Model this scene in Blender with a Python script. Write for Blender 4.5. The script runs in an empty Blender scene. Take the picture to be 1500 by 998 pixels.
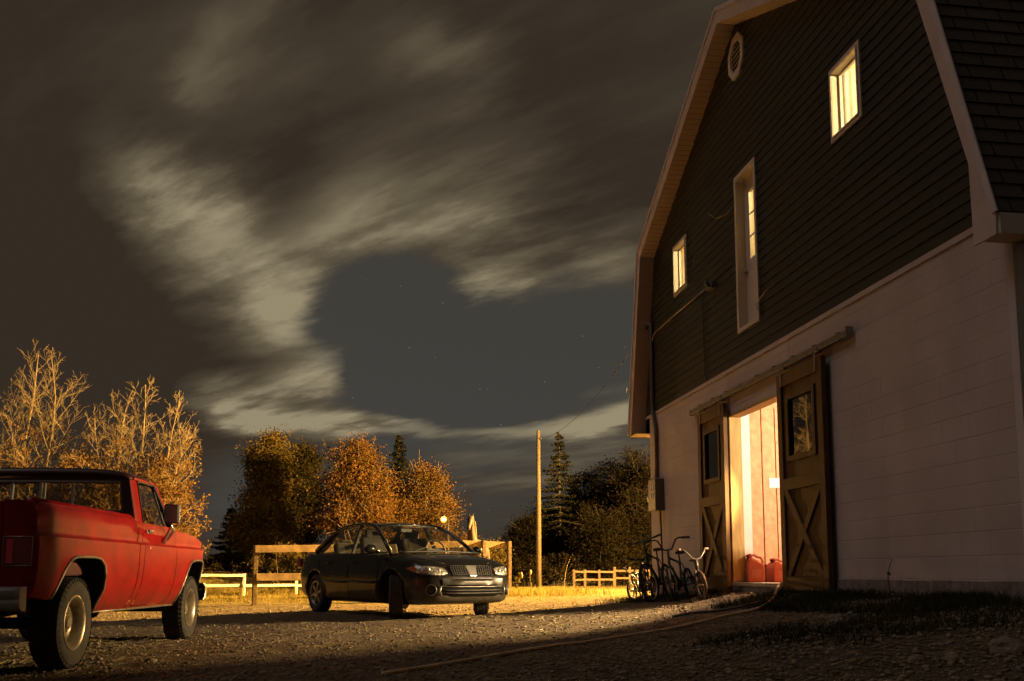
import bpy, bmesh, math, random
import numpy as np
from mathutils import Vector, Matrix, Quaternion, noise as mnoise
PI = math.pi
scene = bpy.context.scene
COL = scene.collection
rng = np.random.default_rng(11)
random.seed(5)
R = math.radians

# ---------------------------------------------------------------- tagging
def tag(o, label=None, cat=None, group=None, kind=None):
    if label: o['label'] = label
    if cat: o['category'] = cat
    if group: o['group'] = group
    if kind: o['kind'] = kind
    return o

def empty(name, loc=(0, 0, 0), rz=0.0, label=None, cat=None, group=None, mat4=None):
    o = bpy.data.objects.new(name, None)
    o.empty_display_size = 0.2
    COL.objects.link(o)
    if mat4 is not None:
        o.matrix_world = mat4
    else:
        o.location = loc
        o.rotation_euler = (0, 0, rz)
    return tag(o, label, cat, group)

def copy_tree(o, parent=None):
    c = o.copy()
    COL.objects.link(c)
    if parent is not None:
        c.parent = parent
    for ch in list(o.children):
        copy_tree(ch, c)
    return c

# ---------------------------------------------------------------- mesh builder
class MB:
    def __init__(self):
        self.v = []; self.f = []; self.m = []; self.sm = []
        self.cur = 0; self.smooth = False; self.uv = None
    def add(self, vs, fs):
        b = len(self.v)
        self.v.extend([tuple(map(float, p)) for p in vs])
        for f in fs:
            self.f.append(tuple(i + b for i in f)); self.m.append(self.cur); self.sm.append(self.smooth)
        return self
    def quad(self, a, b, c, d):
        return self.add([a, b, c, d], [(0, 1, 2, 3)])
    def box(self, c, s, rot=None, taper=None):
        hx, hy, hz = s[0] / 2, s[1] / 2, s[2] / 2
        vs = []
        for z in (-hz, hz):
            k = taper if (taper and z > 0) else 1
            for x, y in ((-hx, -hy), (hx, -hy), (hx, hy), (-hx, hy)):
                vs.append(Vector((x * k, y * k, z)))
        if rot is not None:
            M = rot if isinstance(rot, Matrix) else Matrix.Rotation(rot, 3, 'Z')
            vs = [M @ p for p in vs]
        vs = [p + Vector(c) for p in vs]
        return self.add(vs, [(0, 3, 2, 1), (4, 5, 6, 7), (0, 1, 5, 4), (1, 2, 6, 5), (2, 3, 7, 6), (3, 0, 4, 7)])
    def b2(self, lo, hi):
        return self.box([(a + b) / 2 for a, b in zip(lo, hi)], [abs(b - a) for a, b in zip(lo, hi)])
    def bar(self, p0, p1, w, t, up=(0, 0, 1)):
        p0 = Vector(p0); p1 = Vector(p1); d = (p1 - p0)
        L = d.length; d.normalize(); u = Vector(up)
        s = d.cross(u)
        if s.length < 1e-4: s = d.cross(Vector((1, 0, 0)))
        s.normalize(); u = s.cross(d).normalized()
        vs = []
        for q in (p0, p1):
            for a, b in ((-1, -1), (1, -1), (1, 1), (-1, 1)):
                vs.append(q + s * (a * w / 2) + u * (b * t / 2))
        return self.add(vs, [(0, 3, 2, 1), (4, 5, 6, 7), (0, 1, 5, 4), (1, 2, 6, 5), (2, 3, 7, 6), (3, 0, 4, 7)])
    def tube(self, pts, r, n=8, cap=True, closed=False):
        pts = [Vector(p) for p in pts]; N = len(pts)
        rs = r if hasattr(r, '__len__') else [r] * N
        vs = []; prev = None
        for i, p in enumerate(pts):
            if closed:
                t = pts[(i + 1) % N] - pts[i - 1]
            else:
                t = pts[min(i + 1, N - 1)] - pts[max(i - 1, 0)]
            if t.length < 1e-9: t = Vector((0, 0, 1))
            t.normalize()
            if prev is None:
                a = Vector((0, 0, 1)) if abs(t.z) < .9 else Vector((1, 0, 0))
                u = t.cross(a).normalized()
            else:
                u = prev - t * prev.dot(t)
                u = u.normalized() if u.length > 1e-6 else t.orthogonal().normalized()
            prev = u; w = t.cross(u)
            for k in range(n):
                a = 2 * PI * k / n
                vs.append(p + (u * math.cos(a) + w * math.sin(a)) * rs[i])
        fs = []
        for i in range(N - 1 + (1 if closed else 0)):
            for k in range(n):
                a = i * n + k; b = i * n + (k + 1) % n
                c = ((i + 1) % N) * n + (k + 1) % n; d = ((i + 1) % N) * n + k
                fs.append((a, b, c, d))
        if cap and not closed:
            fs.append(tuple(range(n - 1, -1, -1))); fs.append(tuple((N - 1) * n + k for k in range(n)))
        s = self.smooth; self.smooth = True; self.add(vs, fs); self.smooth = s
        return self
    def lathe(self, prof, n=24, M=None, cap=False):
        """prof: list of (radius, axial); axis = local z, then M"""
        vs = []
        for (r, z) in prof:
            for k in range(n):
                a = 2 * PI * k / n
                p = Vector((r * math.cos(a), r * math.sin(a), z))
                vs.append(M @ p if M is not None else p)
        fs = []
        for i in range(len(prof) - 1):
            for k in range(n):
                fs.append((i * n + k, i * n + (k + 1) % n, (i + 1) * n + (k + 1) % n, (i + 1) * n + k))
        if cap:
            fs.append(tuple(range(n - 1, -1, -1))); fs.append(tuple((len(prof) - 1) * n + k for k in range(n)))
        return self.add(vs, fs)
    def prism(self, poly, z0, z1, M=None):
        """polygon (x,y) extruded z0..z1, then M"""
        n = len(poly)
        vs = [Vector((p[0], p[1], z0)) for p in poly] + [Vector((p[0], p[1], z1)) for p in poly]
        if M is not None: vs = [M @ p for p in vs]
        fs = [tuple(range(n - 1, -1, -1)), tuple(range(n, 2 * n))]
        for i in range(n):
            j = (i + 1) % n
            fs.append((i, j, n + j, n + i))
        return self.add(vs, fs)
    def grid(self, P):
        """P[i][j] points"""
        n = len(P); m = len(P[0])
        vs = [p for row in P for p in row]
        fs = [(i * m + j, i * m + j + 1, (i + 1) * m + j + 1, (i + 1) * m + j) for i in range(n - 1) for j in range(m - 1)]
        return self.add(vs, fs)
    def ball(self, c, r, n=12, m=8, sc=(1, 1, 1)):
        prof = [(r * math.sin(PI * i / m) + 1e-5, -r * math.cos(PI * i / m)) for i in range(m + 1)]
        M = Matrix.Translation(Vector(c)) @ Matrix.Diagonal((sc[0], sc[1], sc[2], 1))
        s = self.smooth; self.smooth = True; self.lathe(prof, n, M); self.smooth = s
        return self
    def build(self, name, mats, parent=None, bevel=0, seg=2, weld=False, solid=0, subsurf=0, auto=None, mat4=None):
        me = bpy.data.meshes.new(name)
        me.from_pydata(self.v, [], self.f)
        if not isinstance(mats, (list, tuple)): mats = [mats]
        for m in mats: me.materials.append(m)
        if len(mats) > 1: me.polygons.foreach_set('material_index', [min(i, len(mats) - 1) for i in self.m])
        me.polygons.foreach_set('use_smooth', self.sm)
        if self.uv is not None:
            ul = me.uv_layers.new(name='UVMap')
            li = np.empty(len(me.loops), dtype=np.int32); me.loops.foreach_get('vertex_index', li)
            ul.data.foreach_set('uv', np.asarray(self.uv, dtype=np.float32)[li].ravel())
        if weld or auto:
            bm = bmesh.new(); bm.from_mesh(me)
            if weld: bmesh.ops.remove_doubles(bm, verts=bm.verts, dist=1e-4)
            bmesh.ops.dissolve_degenerate(bm, edges=bm.edges, dist=1e-5)
            bmesh.ops.recalc_face_normals(bm, faces=bm.faces)
            bm.to_mesh(me); bm.free()
        me.update()
        if auto is not None:
            me.set_sharp_from_angle(angle=R(auto))
        o = bpy.data.objects.new(name, me)
        COL.objects.link(o)
        if parent is not None: o.parent = parent
        if mat4 is not None: o.matrix_world = mat4
        if solid:
            md = o.modifiers.new('s', 'SOLIDIFY'); md.thickness = solid; md.offset = -1
        if bevel:
            md = o.modifiers.new('b', 'BEVEL'); md.width = bevel; md.segments = seg; md.limit_method = 'ANGLE'; md.angle_limit = R(40)
        if subsurf:
            md = o.modifiers.new('ss', 'SUBSURF'); md.levels = subsurf; md.render_levels = subsurf
        return o

def fast_mesh(name, verts, faces, mat, parent=None, smooth=False, uv=None):
    """verts (n,3) array, faces (m,k) array with constant k"""
    verts = np.ascontiguousarray(verts, dtype=np.float32); faces = np.ascontiguousarray(faces, dtype=np.int32)
    me = bpy.data.meshes.new(name)
    k = faces.shape[1]
    me.vertices.add(len(verts)); me.vertices.foreach_set('co', verts.ravel())
    me.loops.add(faces.size); me.loops.foreach_set('vertex_index', faces.ravel())
    me.polygons.add(len(faces)); me.polygons.foreach_set('loop_start', np.arange(0, faces.size, k, dtype=np.int32))
    try: me.polygons.foreach_set('loop_total', np.full(len(faces), k, dtype=np.int32))
    except Exception: pass
    if smooth: me.polygons.foreach_set('use_smooth', np.ones(len(faces), dtype=bool))
    for m in (mat if isinstance(mat, (list, tuple)) else [mat]): me.materials.append(m)
    me.update(calc_edges=True); me.validate()
    o = bpy.data.objects.new(name, me); COL.objects.link(o)
    if parent is not None: o.parent = parent
    return o

def apply_mods(o):
    """bake the modifiers of o into a new mesh (no operators)"""
    dg = bpy.context.evaluated_depsgraph_get(); dg.update()
    ev = o.evaluated_get(dg)
    me = bpy.data.meshes.new_from_object(ev, depsgraph=dg)
    o.modifiers.clear(); o.data = me
    return o

# ---------------------------------------------------------------- materials
def nt(m):
    m.use_nodes = True
    return m.node_tree.nodes, m.node_tree.links

def mat(name, col, rough=.6, metal=0.0, var=.18, vs=6.0, bump=0.0, bs=60.0, col2=None, mixs=None, spec=.5, coat=0.0, stretch=(1, 1, 1), detail=4.0, dirt=None, trans=None):
    m = bpy.data.materials.new(name); N, L = nt(m)
    b = N['Principled BSDF']
    b.inputs['Roughness'].default_value = rough; b.inputs['Metallic'].default_value = metal
    b.inputs['Specular IOR Level'].default_value = spec; b.inputs['Coat Weight'].default_value = coat
    tc = N.new('ShaderNodeTexCoord'); mp = N.new('ShaderNodeMapping')
    mp.inputs['Scale'].default_value = stretch
    L.new(tc.outputs['Object'], mp.inputs['Vector'])
    nz = N.new('ShaderNodeTexNoise'); nz.inputs['Scale'].default_value = vs; nz.inputs['Detail'].default_value = detail
    nz.inputs['Roughness'].default_value = .62
    L.new(mp.outputs[0], nz.inputs['Vector'])
    rp = N.new('ShaderNodeValToRGB')
    c = Vector(col); c2 = Vector(col2) if col2 else c * (1 - var * 1.6)
    rp.color_ramp.elements[0].position = .32; rp.color_ramp.elements[1].position = .68
    rp.color_ramp.elements[0].color = (*c2, 1); rp.color_ramp.elements[1].color = (*[min(1, x * (1 + (0 if col2 else var * .5))) for x in c], 1)
    L.new(nz.outputs['Fac'], rp.inputs['Fac'])
    out = rp.outputs['Color']
    if dirt:                                   # (colour, z0, z1): splashed mud on the lower part of the thing
        dc, z0, z1 = dirt
        sp = N.new('ShaderNodeSeparateXYZ'); L.new(tc.outputs['Object'], sp.inputs[0])
        n2 = N.new('ShaderNodeTexNoise'); n2.inputs['Scale'].default_value = 9; n2.inputs['Detail'].default_value = 6
        L.new(tc.outputs['Object'], n2.inputs['Vector'])
        mr = N.new('ShaderNodeMapRange'); mr.inputs['From Min'].default_value = z1; mr.inputs['From Max'].default_value = z0
        L.new(sp.outputs['Z'], mr.inputs['Value'])
        mu = N.new('ShaderNodeMath'); mu.operation = 'MULTIPLY'; L.new(mr.outputs[0], mu.inputs[0]); L.new(n2.outputs['Fac'], mu.inputs[1])
        mu2 = N.new('ShaderNodeMath'); mu2.operation = 'MULTIPLY'; mu2.use_clamp = True; L.new(mu.outputs[0], mu2.inputs[0]); mu2.inputs[1].default_value = 1.7
        mx = N.new('ShaderNodeMix'); mx.data_type = 'RGBA'
        L.new(mu2.outputs[0], mx.inputs['Factor']); L.new(out, mx.inputs['A']); mx.inputs['B'].default_value = (*dc, 1)
        out = mx.outputs['Result']
        ra = N.new('ShaderNodeMapRange'); ra.inputs['To Min'].default_value = rough; ra.inputs['To Max'].default_value = .8
        L.new(mu2.outputs[0], ra.inputs['Value']); L.new(ra.outputs[0], b.inputs['Roughness'])
    else:
        ra = N.new('ShaderNodeMapRange'); ra.inputs['To Min'].default_value = max(0.02, rough - .08); ra.inputs['To Max'].default_value = min(1, rough + .08)
        L.new(nz.outputs['Fac'], ra.inputs['Value']); L.new(ra.outputs[0], b.inputs['Roughness'])
    L.new(out, b.inputs['Base Color'])
    if bump:
        n3 = N.new('ShaderNodeTexNoise'); n3.inputs['Scale'].default_value = bs; n3.inputs['Detail'].default_value = 5
        L.new(mp.outputs[0], n3.inputs['Vector'])
        bp = N.new('ShaderNodeBump'); bp.inputs['Strength'].default_value = bump; bp.inputs['Distance'].default_value = .02
        L.new(n3.outputs['Fac'], bp.inputs['Height']); L.new(bp.outputs[0], b.inputs['Normal'])
    if trans:
        b.inputs['Subsurface Weight'].default_value = 0
    return m

def leaf_mat(name, ca, cb, cc, scale=.6, tl=.35):
    m = bpy.data.materials.new(name); N, L = nt(m)
    b = N['Principled BSDF']; b.inputs['Roughness'].default_value = .75; b.inputs['Specular IOR Level'].default_value = .06
    tc = N.new('ShaderNodeTexCoord')
    nz = N.new('ShaderNodeTexNoise'); nz.inputs['Scale'].default_value = scale; nz.inputs['Detail'].default_value = 3
    L.new(tc.outputs['Object'], nz.inputs['Vector'])
    geo = N.new('ShaderNodeNewGeometry')
    ad = N.new('ShaderNodeMath'); ad.operation = 'MULTIPLY_ADD'; ad.inputs[1].default_value = .22
    L.new(geo.outputs['Random Per Island'], ad.inputs[0]); L.new(nz.outputs['Fac'], ad.inputs[2])
    sb = N.new('ShaderNodeMath'); sb.operation = 'SUBTRACT'; sb.inputs[1].default_value = .11; L.new(ad.outputs[0], sb.inputs[0])
    rp = N.new('ShaderNodeValToRGB'); e = rp.color_ramp.elements
    e[0].position = .3; e[0].color = (*ca, 1); e[1].position = .7; e[1].color = (*cc, 1)
    k = e.new(.5); k.color = (*cb, 1)
    L.new(sb.outputs[0], rp.inputs['Fac']); L.new(rp.outputs['Color'], b.inputs['Base Color'])
    tr = N.new('ShaderNodeBsdfTranslucent'); L.new(rp.outputs['Color'], tr.inputs['Color'])
    mx = N.new('ShaderNodeMixShader'); mx.inputs[0].default_value = tl
    L.new(b.outputs[0], mx.inputs[1]); L.new(tr.outputs[0], mx.inputs[2])
    L.new(mx.outputs[0], N['Material Output'].inputs['Surface'])
    return m

def emis(name, col, strength):
    m = bpy.data.materials.new(name); N, L = nt(m)
    N.remove(N['Principled BSDF'])
    e = N.new('ShaderNodeEmission'); e.inputs['Color'].default_value = (*col, 1); e.inputs['Strength'].default_value = strength
    L.new(e.outputs[0], N['Material Output'].inputs['Surface'])
    return m

def glass(name, tint=(.5, .5, .5), refl=.25, rough=.02):
    """thin pane: mostly see-through, partly mirror (fresnel)"""
    m = bpy.data.materials.new(name); N, L = nt(m); N.remove(N['Principled BSDF'])
    t = N.new('ShaderNodeBsdfTransparent'); t.inputs['Color'].default_value = (*tint, 1)
    g = N.new('ShaderNodeBsdfGlossy'); g.inputs['Roughness'].default_value = rough; g.inputs['Color'].default_value = (1, 1, 1, 1)
    lw0 = N.new('ShaderNodeLayerWeight'); lw0.inputs['Blend'].default_value = .5
    lw = N.new('ShaderNodeMath'); lw.operation = 'POWER'; lw.inputs[1].default_value = 4.0; L.new(lw0.outputs['Facing'], lw.inputs[0])
    mr = N.new('ShaderNodeMath'); mr.operation = 'MULTIPLY_ADD'; mr.inputs[1].default_value = .8; mr.inputs[2].default_value = refl; mr.use_clamp = True
    L.new(lw.outputs[0], mr.inputs[0])
    mx = N.new('ShaderNodeMixShader'); L.new(mr.outputs[0], mx.inputs[0]); L.new(t.outputs[0], mx.inputs[1]); L.new(g.outputs[0], mx.inputs[2])
    L.new(mx.outputs[0], N['Material Output'].inputs['Surface'])
    return m

# ---------------------------------------------------------------- camera (pinhole with a vertical lens shift)
CAM_Z = 0.8
F_PX = 1400.0; PITCH = 0.1177521; CY = 674.38
_fw = Vector((0, math.cos(PITCH), math.sin(PITCH))); _up = Vector((0, -math.sin(PITCH), math.cos(PITCH)))
def ray(px, py):
    return Vector((1, 0, 0)) * ((px - 750.) / F_PX) + _fw - _up * ((py - CY) / F_PX)
def at(px, py, Y):
    r = ray(px, py); q = r * (Y / r.y); return Vector((q.x, q.y, q.z + CAM_Z))
cd = bpy.data.cameras.new('camera'); cam = bpy.data.objects.new('camera', cd); COL.objects.link(cam)
cam.location = (0, 0, CAM_Z); cam.rotation_euler = (PI / 2 + PITCH, 0, 0)
cd.sensor_width = 36; cd.sensor_fit = 'HORIZONTAL'; cd.lens = F_PX / 1500 * 36; cd.shift_y = (CY - 499) / 1500
cd.clip_start = .1; cd.clip_end = 3000
scene.camera = cam
vs_ = scene.view_settings
vs_.view_transform = 'Standard'; vs_.look = 'None'; vs_.gamma = 1; vs_.exposure = 0; vs_.use_curve_mapping = False
scene.display_settings.display_device = 'sRGB'
cy_ = scene.cycles
scene.render.engine = 'CYCLES'
cy_.use_denoising = True
try:
    cy_.denoiser = 'OPENIMAGEDENOISE'; cy_.denoising_input_passes = 'RGB_ALBEDO_NORMAL'; cy_.denoising_prefilter = 'ACCURATE'
except Exception: pass
cy_.max_bounces = 6; cy_.diffuse_bounces = 3; cy_.glossy_bounces = 3; cy_.transparent_max_bounces = 16
cy_.sample_clamp_indirect = 3.0; cy_.caustics_reflective = False; cy_.caustics_refractive = False
# ================================================================= ground
CTRL = [
 # truck pad
 (-3.7,8.2,-.0),(-3.95,11.7,.02),(-5.6,8.1,-.01),(-5.8,11.6,.02),(-4.8,9.9,.0),(-3.5,6.9,-.02),(-7.5,9,0),(-6,5,-.03),(-5.2,14,.06),(-8,13,.05),
 # car pad
 (-1.68,13.8,.17),(-.45,14.75,.17),(-3.15,15.85,.17),(-1.95,16.7,.17),(-2.4,13.2,.13),(.3,13.6,.17),(-4.2,17,.14),(0,16.5,.19),
 # yard
 (-1.5,10.5,.07),(.5,10.5,.11),(-1,8,.03),(1.6,10.5,.2),(.6,8,.12),(0,6,.05),(1.9,8,.3),(1.2,6,.2),(-2,6,0),(0,3,0),(2.5,5.4,.34),(3.6,6,.5),
 (1.8,12.5,.3),(1.5,14.5,.26),(.9,12.2,.17),
 # berm along the barn wall
 (3.95,7.5,.58),(3.75,8.6,.575),(3.45,10.6,.57),(3.15,12.5,.565),(2.9,14.2,.5),(2.65,16,.42),(2.45,17.6,.33),(3.2,8.8,.5),(2.85,10.5,.46),(2.6,12.4,.43),
 (2.3,14.4,.37),(2.1,16.2,.31),(4.5,5.5,.58),(6,8,.6),(5.5,14,.5),(4,20,.3),
 # meadow
 (-5.3,20,.13),(-2.5,21.5,.16),(-.1,23,.3),(1.2,23.5,.34),(2.5,22,.3),(-.5,19.5,.2),(1.5,19.5,.26),(-8.3,30,.08),(-10.5,37.8,-.08),(-8.4,37.4,-.08),(-14,38,-.08),(-12,26,.05),(-10,20,.06),(-2,28,.2),(1.5,29,.28),(4,31,.24),(9,30,.3),(1.1,41,.15),(4,42,.14),(8,40,.15),
 (-8,45,.1),(-20,40,.0),(-20,20,0),(-14,8,0),(0,55,.15),(12,55,.2),(16,30,.4),(20,10,.5),
]
for a_ in range(12):
    for r_ in (95, 420):
        CTRL.append((r_ * math.cos(a_ * PI / 6), r_ * math.sin(a_ * PI / 6), .05 if r_ < 100 else -.3))
CTRL += [(-10, -12, -.05), (6, -10, .2), (0, -4, 0), (20, -10, .3), (-20, -8, 0)]
_C = np.array(CTRL)
def _phi(r2): return np.where(r2 > 1e-9, .5 * r2 * np.log(np.maximum(r2, 1e-9)), 0)
_n = len(_C)
_A = np.zeros((_n + 3, _n + 3))
_d2 = ((_C[:, None, :2] - _C[None, :, :2]) ** 2).sum(-1)
_A[:_n, :_n] = _phi(_d2) + np.eye(_n) * .25
_A[:_n, _n] = 1; _A[:_n, _n + 1:] = _C[:, :2]; _A[_n, :_n] = 1; _A[_n + 1:, :_n] = _C[:, :2].T
_w = np.linalg.solve(_A, np.concatenate([_C[:, 2], [0, 0, 0]]))
def _vnoise(x, y, f, seed):
    r = np.random.default_rng(seed); z = np.zeros_like(x)
    for k in range(7):
        a = r.uniform(0, 2 * PI); q = f * r.uniform(.6, 1.7)
        z = z + np.sin((x * math.cos(a) + y * math.sin(a)) * q + r.uniform(0, 6.28))
    return z / 4.5
def height(x, y):
    x = np.asarray(x, float); y = np.asarray(y, float); sh = x.shape
    x = x.ravel(); y = y.ravel(); out = np.empty_like(x)
    for i in range(0, len(x), 20000):
        xs, ys = x[i:i + 20000], y[i:i + 20000]
        d2 = (xs[:, None] - _C[None, :, 0]) ** 2 + (ys[:, None] - _C[None, :, 1]) ** 2
        out[i:i + 20000] = _phi(d2) @ _w[:_n] + _w[_n] + _w[_n + 1] * xs + _w[_n + 2] * ys
    near = np.exp(-((np.hypot(x, y - 12)) / 30) ** 2)
    out = out + near * (.012 * _vnoise(x, y, 2.2, 1) + .009 * _vnoise(x, y, 6.5, 2) + .005 * _vnoise(x, y, 15, 3))
    # low grassy bank left of the paddock
    out = out + .9 * np.exp(-(((x + 13.5) / 5.0) ** 2 + ((y - 43) / 3.0) ** 2))
    return out.reshape(sh)
def gz(x, y): return float(height(np.array([x]), np.array([y]))[0])

yy = np.concatenate([np.linspace(-60, 1.5, 30), 1.6 * (600 / 1.6) ** np.linspace(0, 1, 430)])
tt = np.linspace(-1, 1, 431); xx = np.sinh(tt * 6.2) / math.sinh(6.2) * 600
GX, GY = np.meshgrid(xx, yy, indexing='ij')
GZ = height(GX, GY)
nx, ny = GX.shape
idx = np.arange(nx * ny).reshape(nx, ny)
gf = np.stack([idx[:-1, :-1], idx[1:, :-1], idx[1:, 1:], idx[:-1, 1:]], -1).reshape(-1, 4)

def ground_mat():
    m = bpy.data.materials.new('yard_gravel'); N, L = nt(m); b = N['Principled BSDF']
    b.inputs['Specular IOR Level'].default_value = .25
    tc = N.new('ShaderNodeTexCoord')
    def noise(scale, det=6, rough=.65):
        n = N.new('ShaderNodeTexNoise'); n.inputs['Scale'].default_value = scale; n.inputs['Detail'].default_value = det; n.inputs['Roughness'].default_value = rough
        L.new(tc.outputs['Object'], n.inputs['Vector']); return n
    big = noise(.8); mid = noise(7); fine = noise(55)
    r1 = N.new('ShaderNodeValToRGB'); e = r1.color_ramp.elements
    e[0].position = .3; e[0].color = (.165, .122, .078, 1); e[1].position = .72; e[1].color = (.31, .24, .155, 1)
    L.new(mid.outputs['Fac'], r1.inputs['Fac'])
    r2 = N.new('ShaderNodeValToRGB'); e = r2.color_ramp.elements
    e[0].position = .35; e[0].color = (.4, .4, .4, 1); e[1].position = .7; e[1].color = (1.5, 1.45, 1.4, 1)
    L.new(fine.outputs['Fac'], r2.inputs['Fac'])
    mu = N.new('ShaderNodeMix'); mu.data_type = 'RGBA'; mu.blend_type = 'MULTIPLY'; mu.inputs['Factor'].default_value = 1
    L.new(r1.outputs[0], mu.inputs['A']); L.new(r2.outputs[0], mu.inputs['B'])
    # meadow (dry grass) beyond the yard, by place
    sp = N.new('ShaderNodeSeparateXYZ'); L.new(tc.outputs['Object'], sp.inputs[0])
    ad = N.new('ShaderNodeMath'); ad.operation = 'MULTIPLY_ADD'; ad.inputs[1].default_value = 6.0; L.new(big.outputs['Fac'], ad.inputs[0]); L.new(sp.outputs['Y'], ad.inputs[2])
    mr = N.new('ShaderNodeMapRange'); mr.inputs['From Min'].default_value = 21.5; mr.inputs['From Max'].default_value = 25.5; L.new(ad.outputs[0], mr.inputs['Value'])
    r3 = N.new('ShaderNodeValToRGB'); e = r3.color_ramp.elements
    e[0].position = .35; e[0].color = (.22, .17, .042, 1); e[1].position = .7; e[1].color = (.33, .26, .072, 1)
    L.new(mid.outputs['Fac'], r3.inputs['Fac'])
    mx = N.new('ShaderNodeMix'); mx.data_type = 'RGBA'
    L.new(mr.outputs[0], mx.inputs['Factor']); L.new(mu.outputs['Result'], mx.inputs['A']); L.new(r3.outputs[0], mx.inputs['B'])
    L.new(mx.outputs['Result'], b.inputs['Base Color']); b.inputs['Roughness'].default_value = .95
    vo = N.new('ShaderNodeTexVoronoi'); vo.inputs['Scale'].default_value = 34; L.new(tc.outputs['Object'], vo.inputs['Vector'])
    h = N.new('ShaderNodeMath'); h.operation = 'MULTIPLY_ADD'; h.inputs[1].default_value = -.5; L.new(vo.outputs['Distance'], h.inputs[0]); L.new(fine.outputs['Fac'], h.inputs[2])
    h2 = N.new('ShaderNodeMath'); h2.operation = 'MULTIPLY_ADD'; h2.inputs[1].default_value = 1.6; L.new(mid.outputs['Fac'], h2.inputs[0]); L.new(h.outputs[0], h2.inputs[2])
    bp = N.new('ShaderNodeBump'); bp.inputs['Strength'].default_value = .9; bp.inputs['Distance'].default_value = .07
    L.new(h2.outputs[0], bp.inputs['Height']); L.new(bp.outputs[0], b.inputs['Normal'])
    return m
ground = fast_mesh('ground', np.stack([GX, GY, GZ], -1).reshape(-1, 3), gf, ground_mat(), smooth=True)
tag(ground, 'rough brown gravel yard running back into dry yellow grass', 'ground', kind='structure')

# ---- loose stones (gravel): icosahedra jittered
def ico():
    bm = bmesh.new(); bmesh.ops.create_icosphere(bm, subdivisions=1, radius=1)
    v = np.array([p.co[:] for p in bm.verts]); f = np.array([[q.index for q in p.verts] for p in bm.faces]); bm.free(); return v, f
def scatter_stones(name, xy, size, mt, sink=.3):
    v0, f0 = ico(); n = len(xy)
    z = height(xy[:, 0], xy[:, 1])
    s = size[:, None, None] * rng.uniform(.6, 1.25, (n, 1, 3)) * np.array([1, 1, .62])
    V = v0[None] * s * rng.uniform(.75, 1.2, (n, 12 if len(v0) == 12 else len(v0), 1))
    a = rng.uniform(0, 2 * PI, n); c, sn = np.cos(a), np.sin(a)
    X = V[..., 0] * c[:, None] - V[..., 1] * sn[:, None]; Y = V[..., 0] * sn[:, None] + V[..., 1] * c[:, None]
    V = np.stack([X + xy[:, :1], Y + xy[:, 1:], V[..., 2] + (z + size * .62 * (1 - sink) * .5)[:, None]], -1)
    F = (f0[None] + (np.arange(n) * len(v0))[:, None, None]).reshape(-1, 3)
    return fast_mesh(name, V.reshape(-1, 3), F, mt)
M_stone = mat('field_stone', (.28, .22, .145), .9, var=.4, vs=11, bump=.3, bs=70)
def persp_xy(n, x0, x1, y0, y1):       # denser near the camera
    t = rng.uniform(0, 1, n); y = y0 * (y1 / y0) ** t
    x = rng.uniform(x0, x1, n) * y
    return np.stack([x, y], -1)
def in_barn(xy):
    rel = xy - np.array([3.957, 7.539]); o = rel[:, 0] * .9905 + rel[:, 1] * .1377
    return o > -.12
xy = persp_xy(32000, -.62, .62, 4.2, 24)
xy = xy[~in_barn(xy)]
xy = xy[(xy[:, 1] < 19) | (rng.random(len(xy)) < .25)]
sz = .006 + .022 * rng.random(len(xy)) ** 3.4
sz[rng.random(len(xy)) < .007] *= 1.9
o = scatter_stones('gravel', xy, sz, M_stone)
tag(o, 'loose grey brown stones lying over the yard', 'gravel', kind='stuff')

# straw and dead stalks lying on the yard
def scatter_straw(n):
    xy = persp_xy(n, -.6, .5, 5, 22); xy = xy[~in_barn(xy)]; n = len(xy)
    z = height(xy[:, 0], xy[:, 1]) + .012
    L_ = rng.uniform(.04, .16, n); a = rng.uniform(0, PI, n); w = rng.uniform(.002, .0045, n)
    d = np.stack([np.cos(a), np.sin(a), rng.uniform(-.06, .22, n)], -1) * L_[:, None]; s = np.stack([-np.sin(a), np.cos(a), rng.uniform(.2, 1, n)], -1) * w[:, None]
    p = np.concatenate([xy, z[:, None]], 1)
    V = np.stack([p - s, p + s, p + d + s * .5, p + d - s * .5], 1).reshape(-1, 3)
    return fast_mesh('straw', V, np.arange(n * 4).reshape(n, 4), mat('dry_straw', (.34, .27, .13), .8, var=.5, vs=9))
tag(scatter_straw(9000), 'dry straw scattered over the gravel', 'straw', kind='stuff')

# ================================================================= sky and moon
w = bpy.data.worlds.new('World'); scene.world = w; w.use_nodes = True
N, L = w.node_tree.nodes, w.node_tree.links
bg = N['Background']
MOON_EL, MOON_AZ = R(54), R(264)          # azimuth clockwise from +Y: low behind the camera, to the left
sky = N.new('ShaderNodeTexSky'); sky.sky_type = 'NISHITA'; sky.sun_disc = False
sky.sun_elevation = MOON_EL; sky.sun_rotation = MOON_AZ
tc = N.new('ShaderNodeTexCoord'); D = tc.outputs['Generated']
def vm(op, a, b=None, s=None):
    n = N.new('ShaderNodeVectorMath'); n.operation = op
    for i, q in ((0, a), (1, b)):
        if q is None: continue
        if hasattr(q, 'is_linked'): L.new(q, n.inputs[i])
        else: n.inputs[i].default_value = q
    if s is not None:
        if hasattr(s, 'is_linked'): L.new(s, n.inputs['Scale'])
        else: n.inputs['Scale'].default_value = s
    return n.outputs['Value'] if op in ('DOT_PRODUCT', 'LENGTH') else n.outputs['Vector']
def fm(op, a, b=None, c=None, clamp=False):
    n = N.new('ShaderNodeMath'); n.operation = op; n.use_clamp = clamp
    for i, q in ((0, a), (1, b), (2, c)):
        if q is None: continue
        if hasattr(q, 'is_linked'): L.new(q, n.inputs[i])
        else: n.inputs[i].default_value = q
    return n.outputs[0]
sp = N.new('ShaderNodeSeparateXYZ'); L.new(D, sp.inputs[0])
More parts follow.
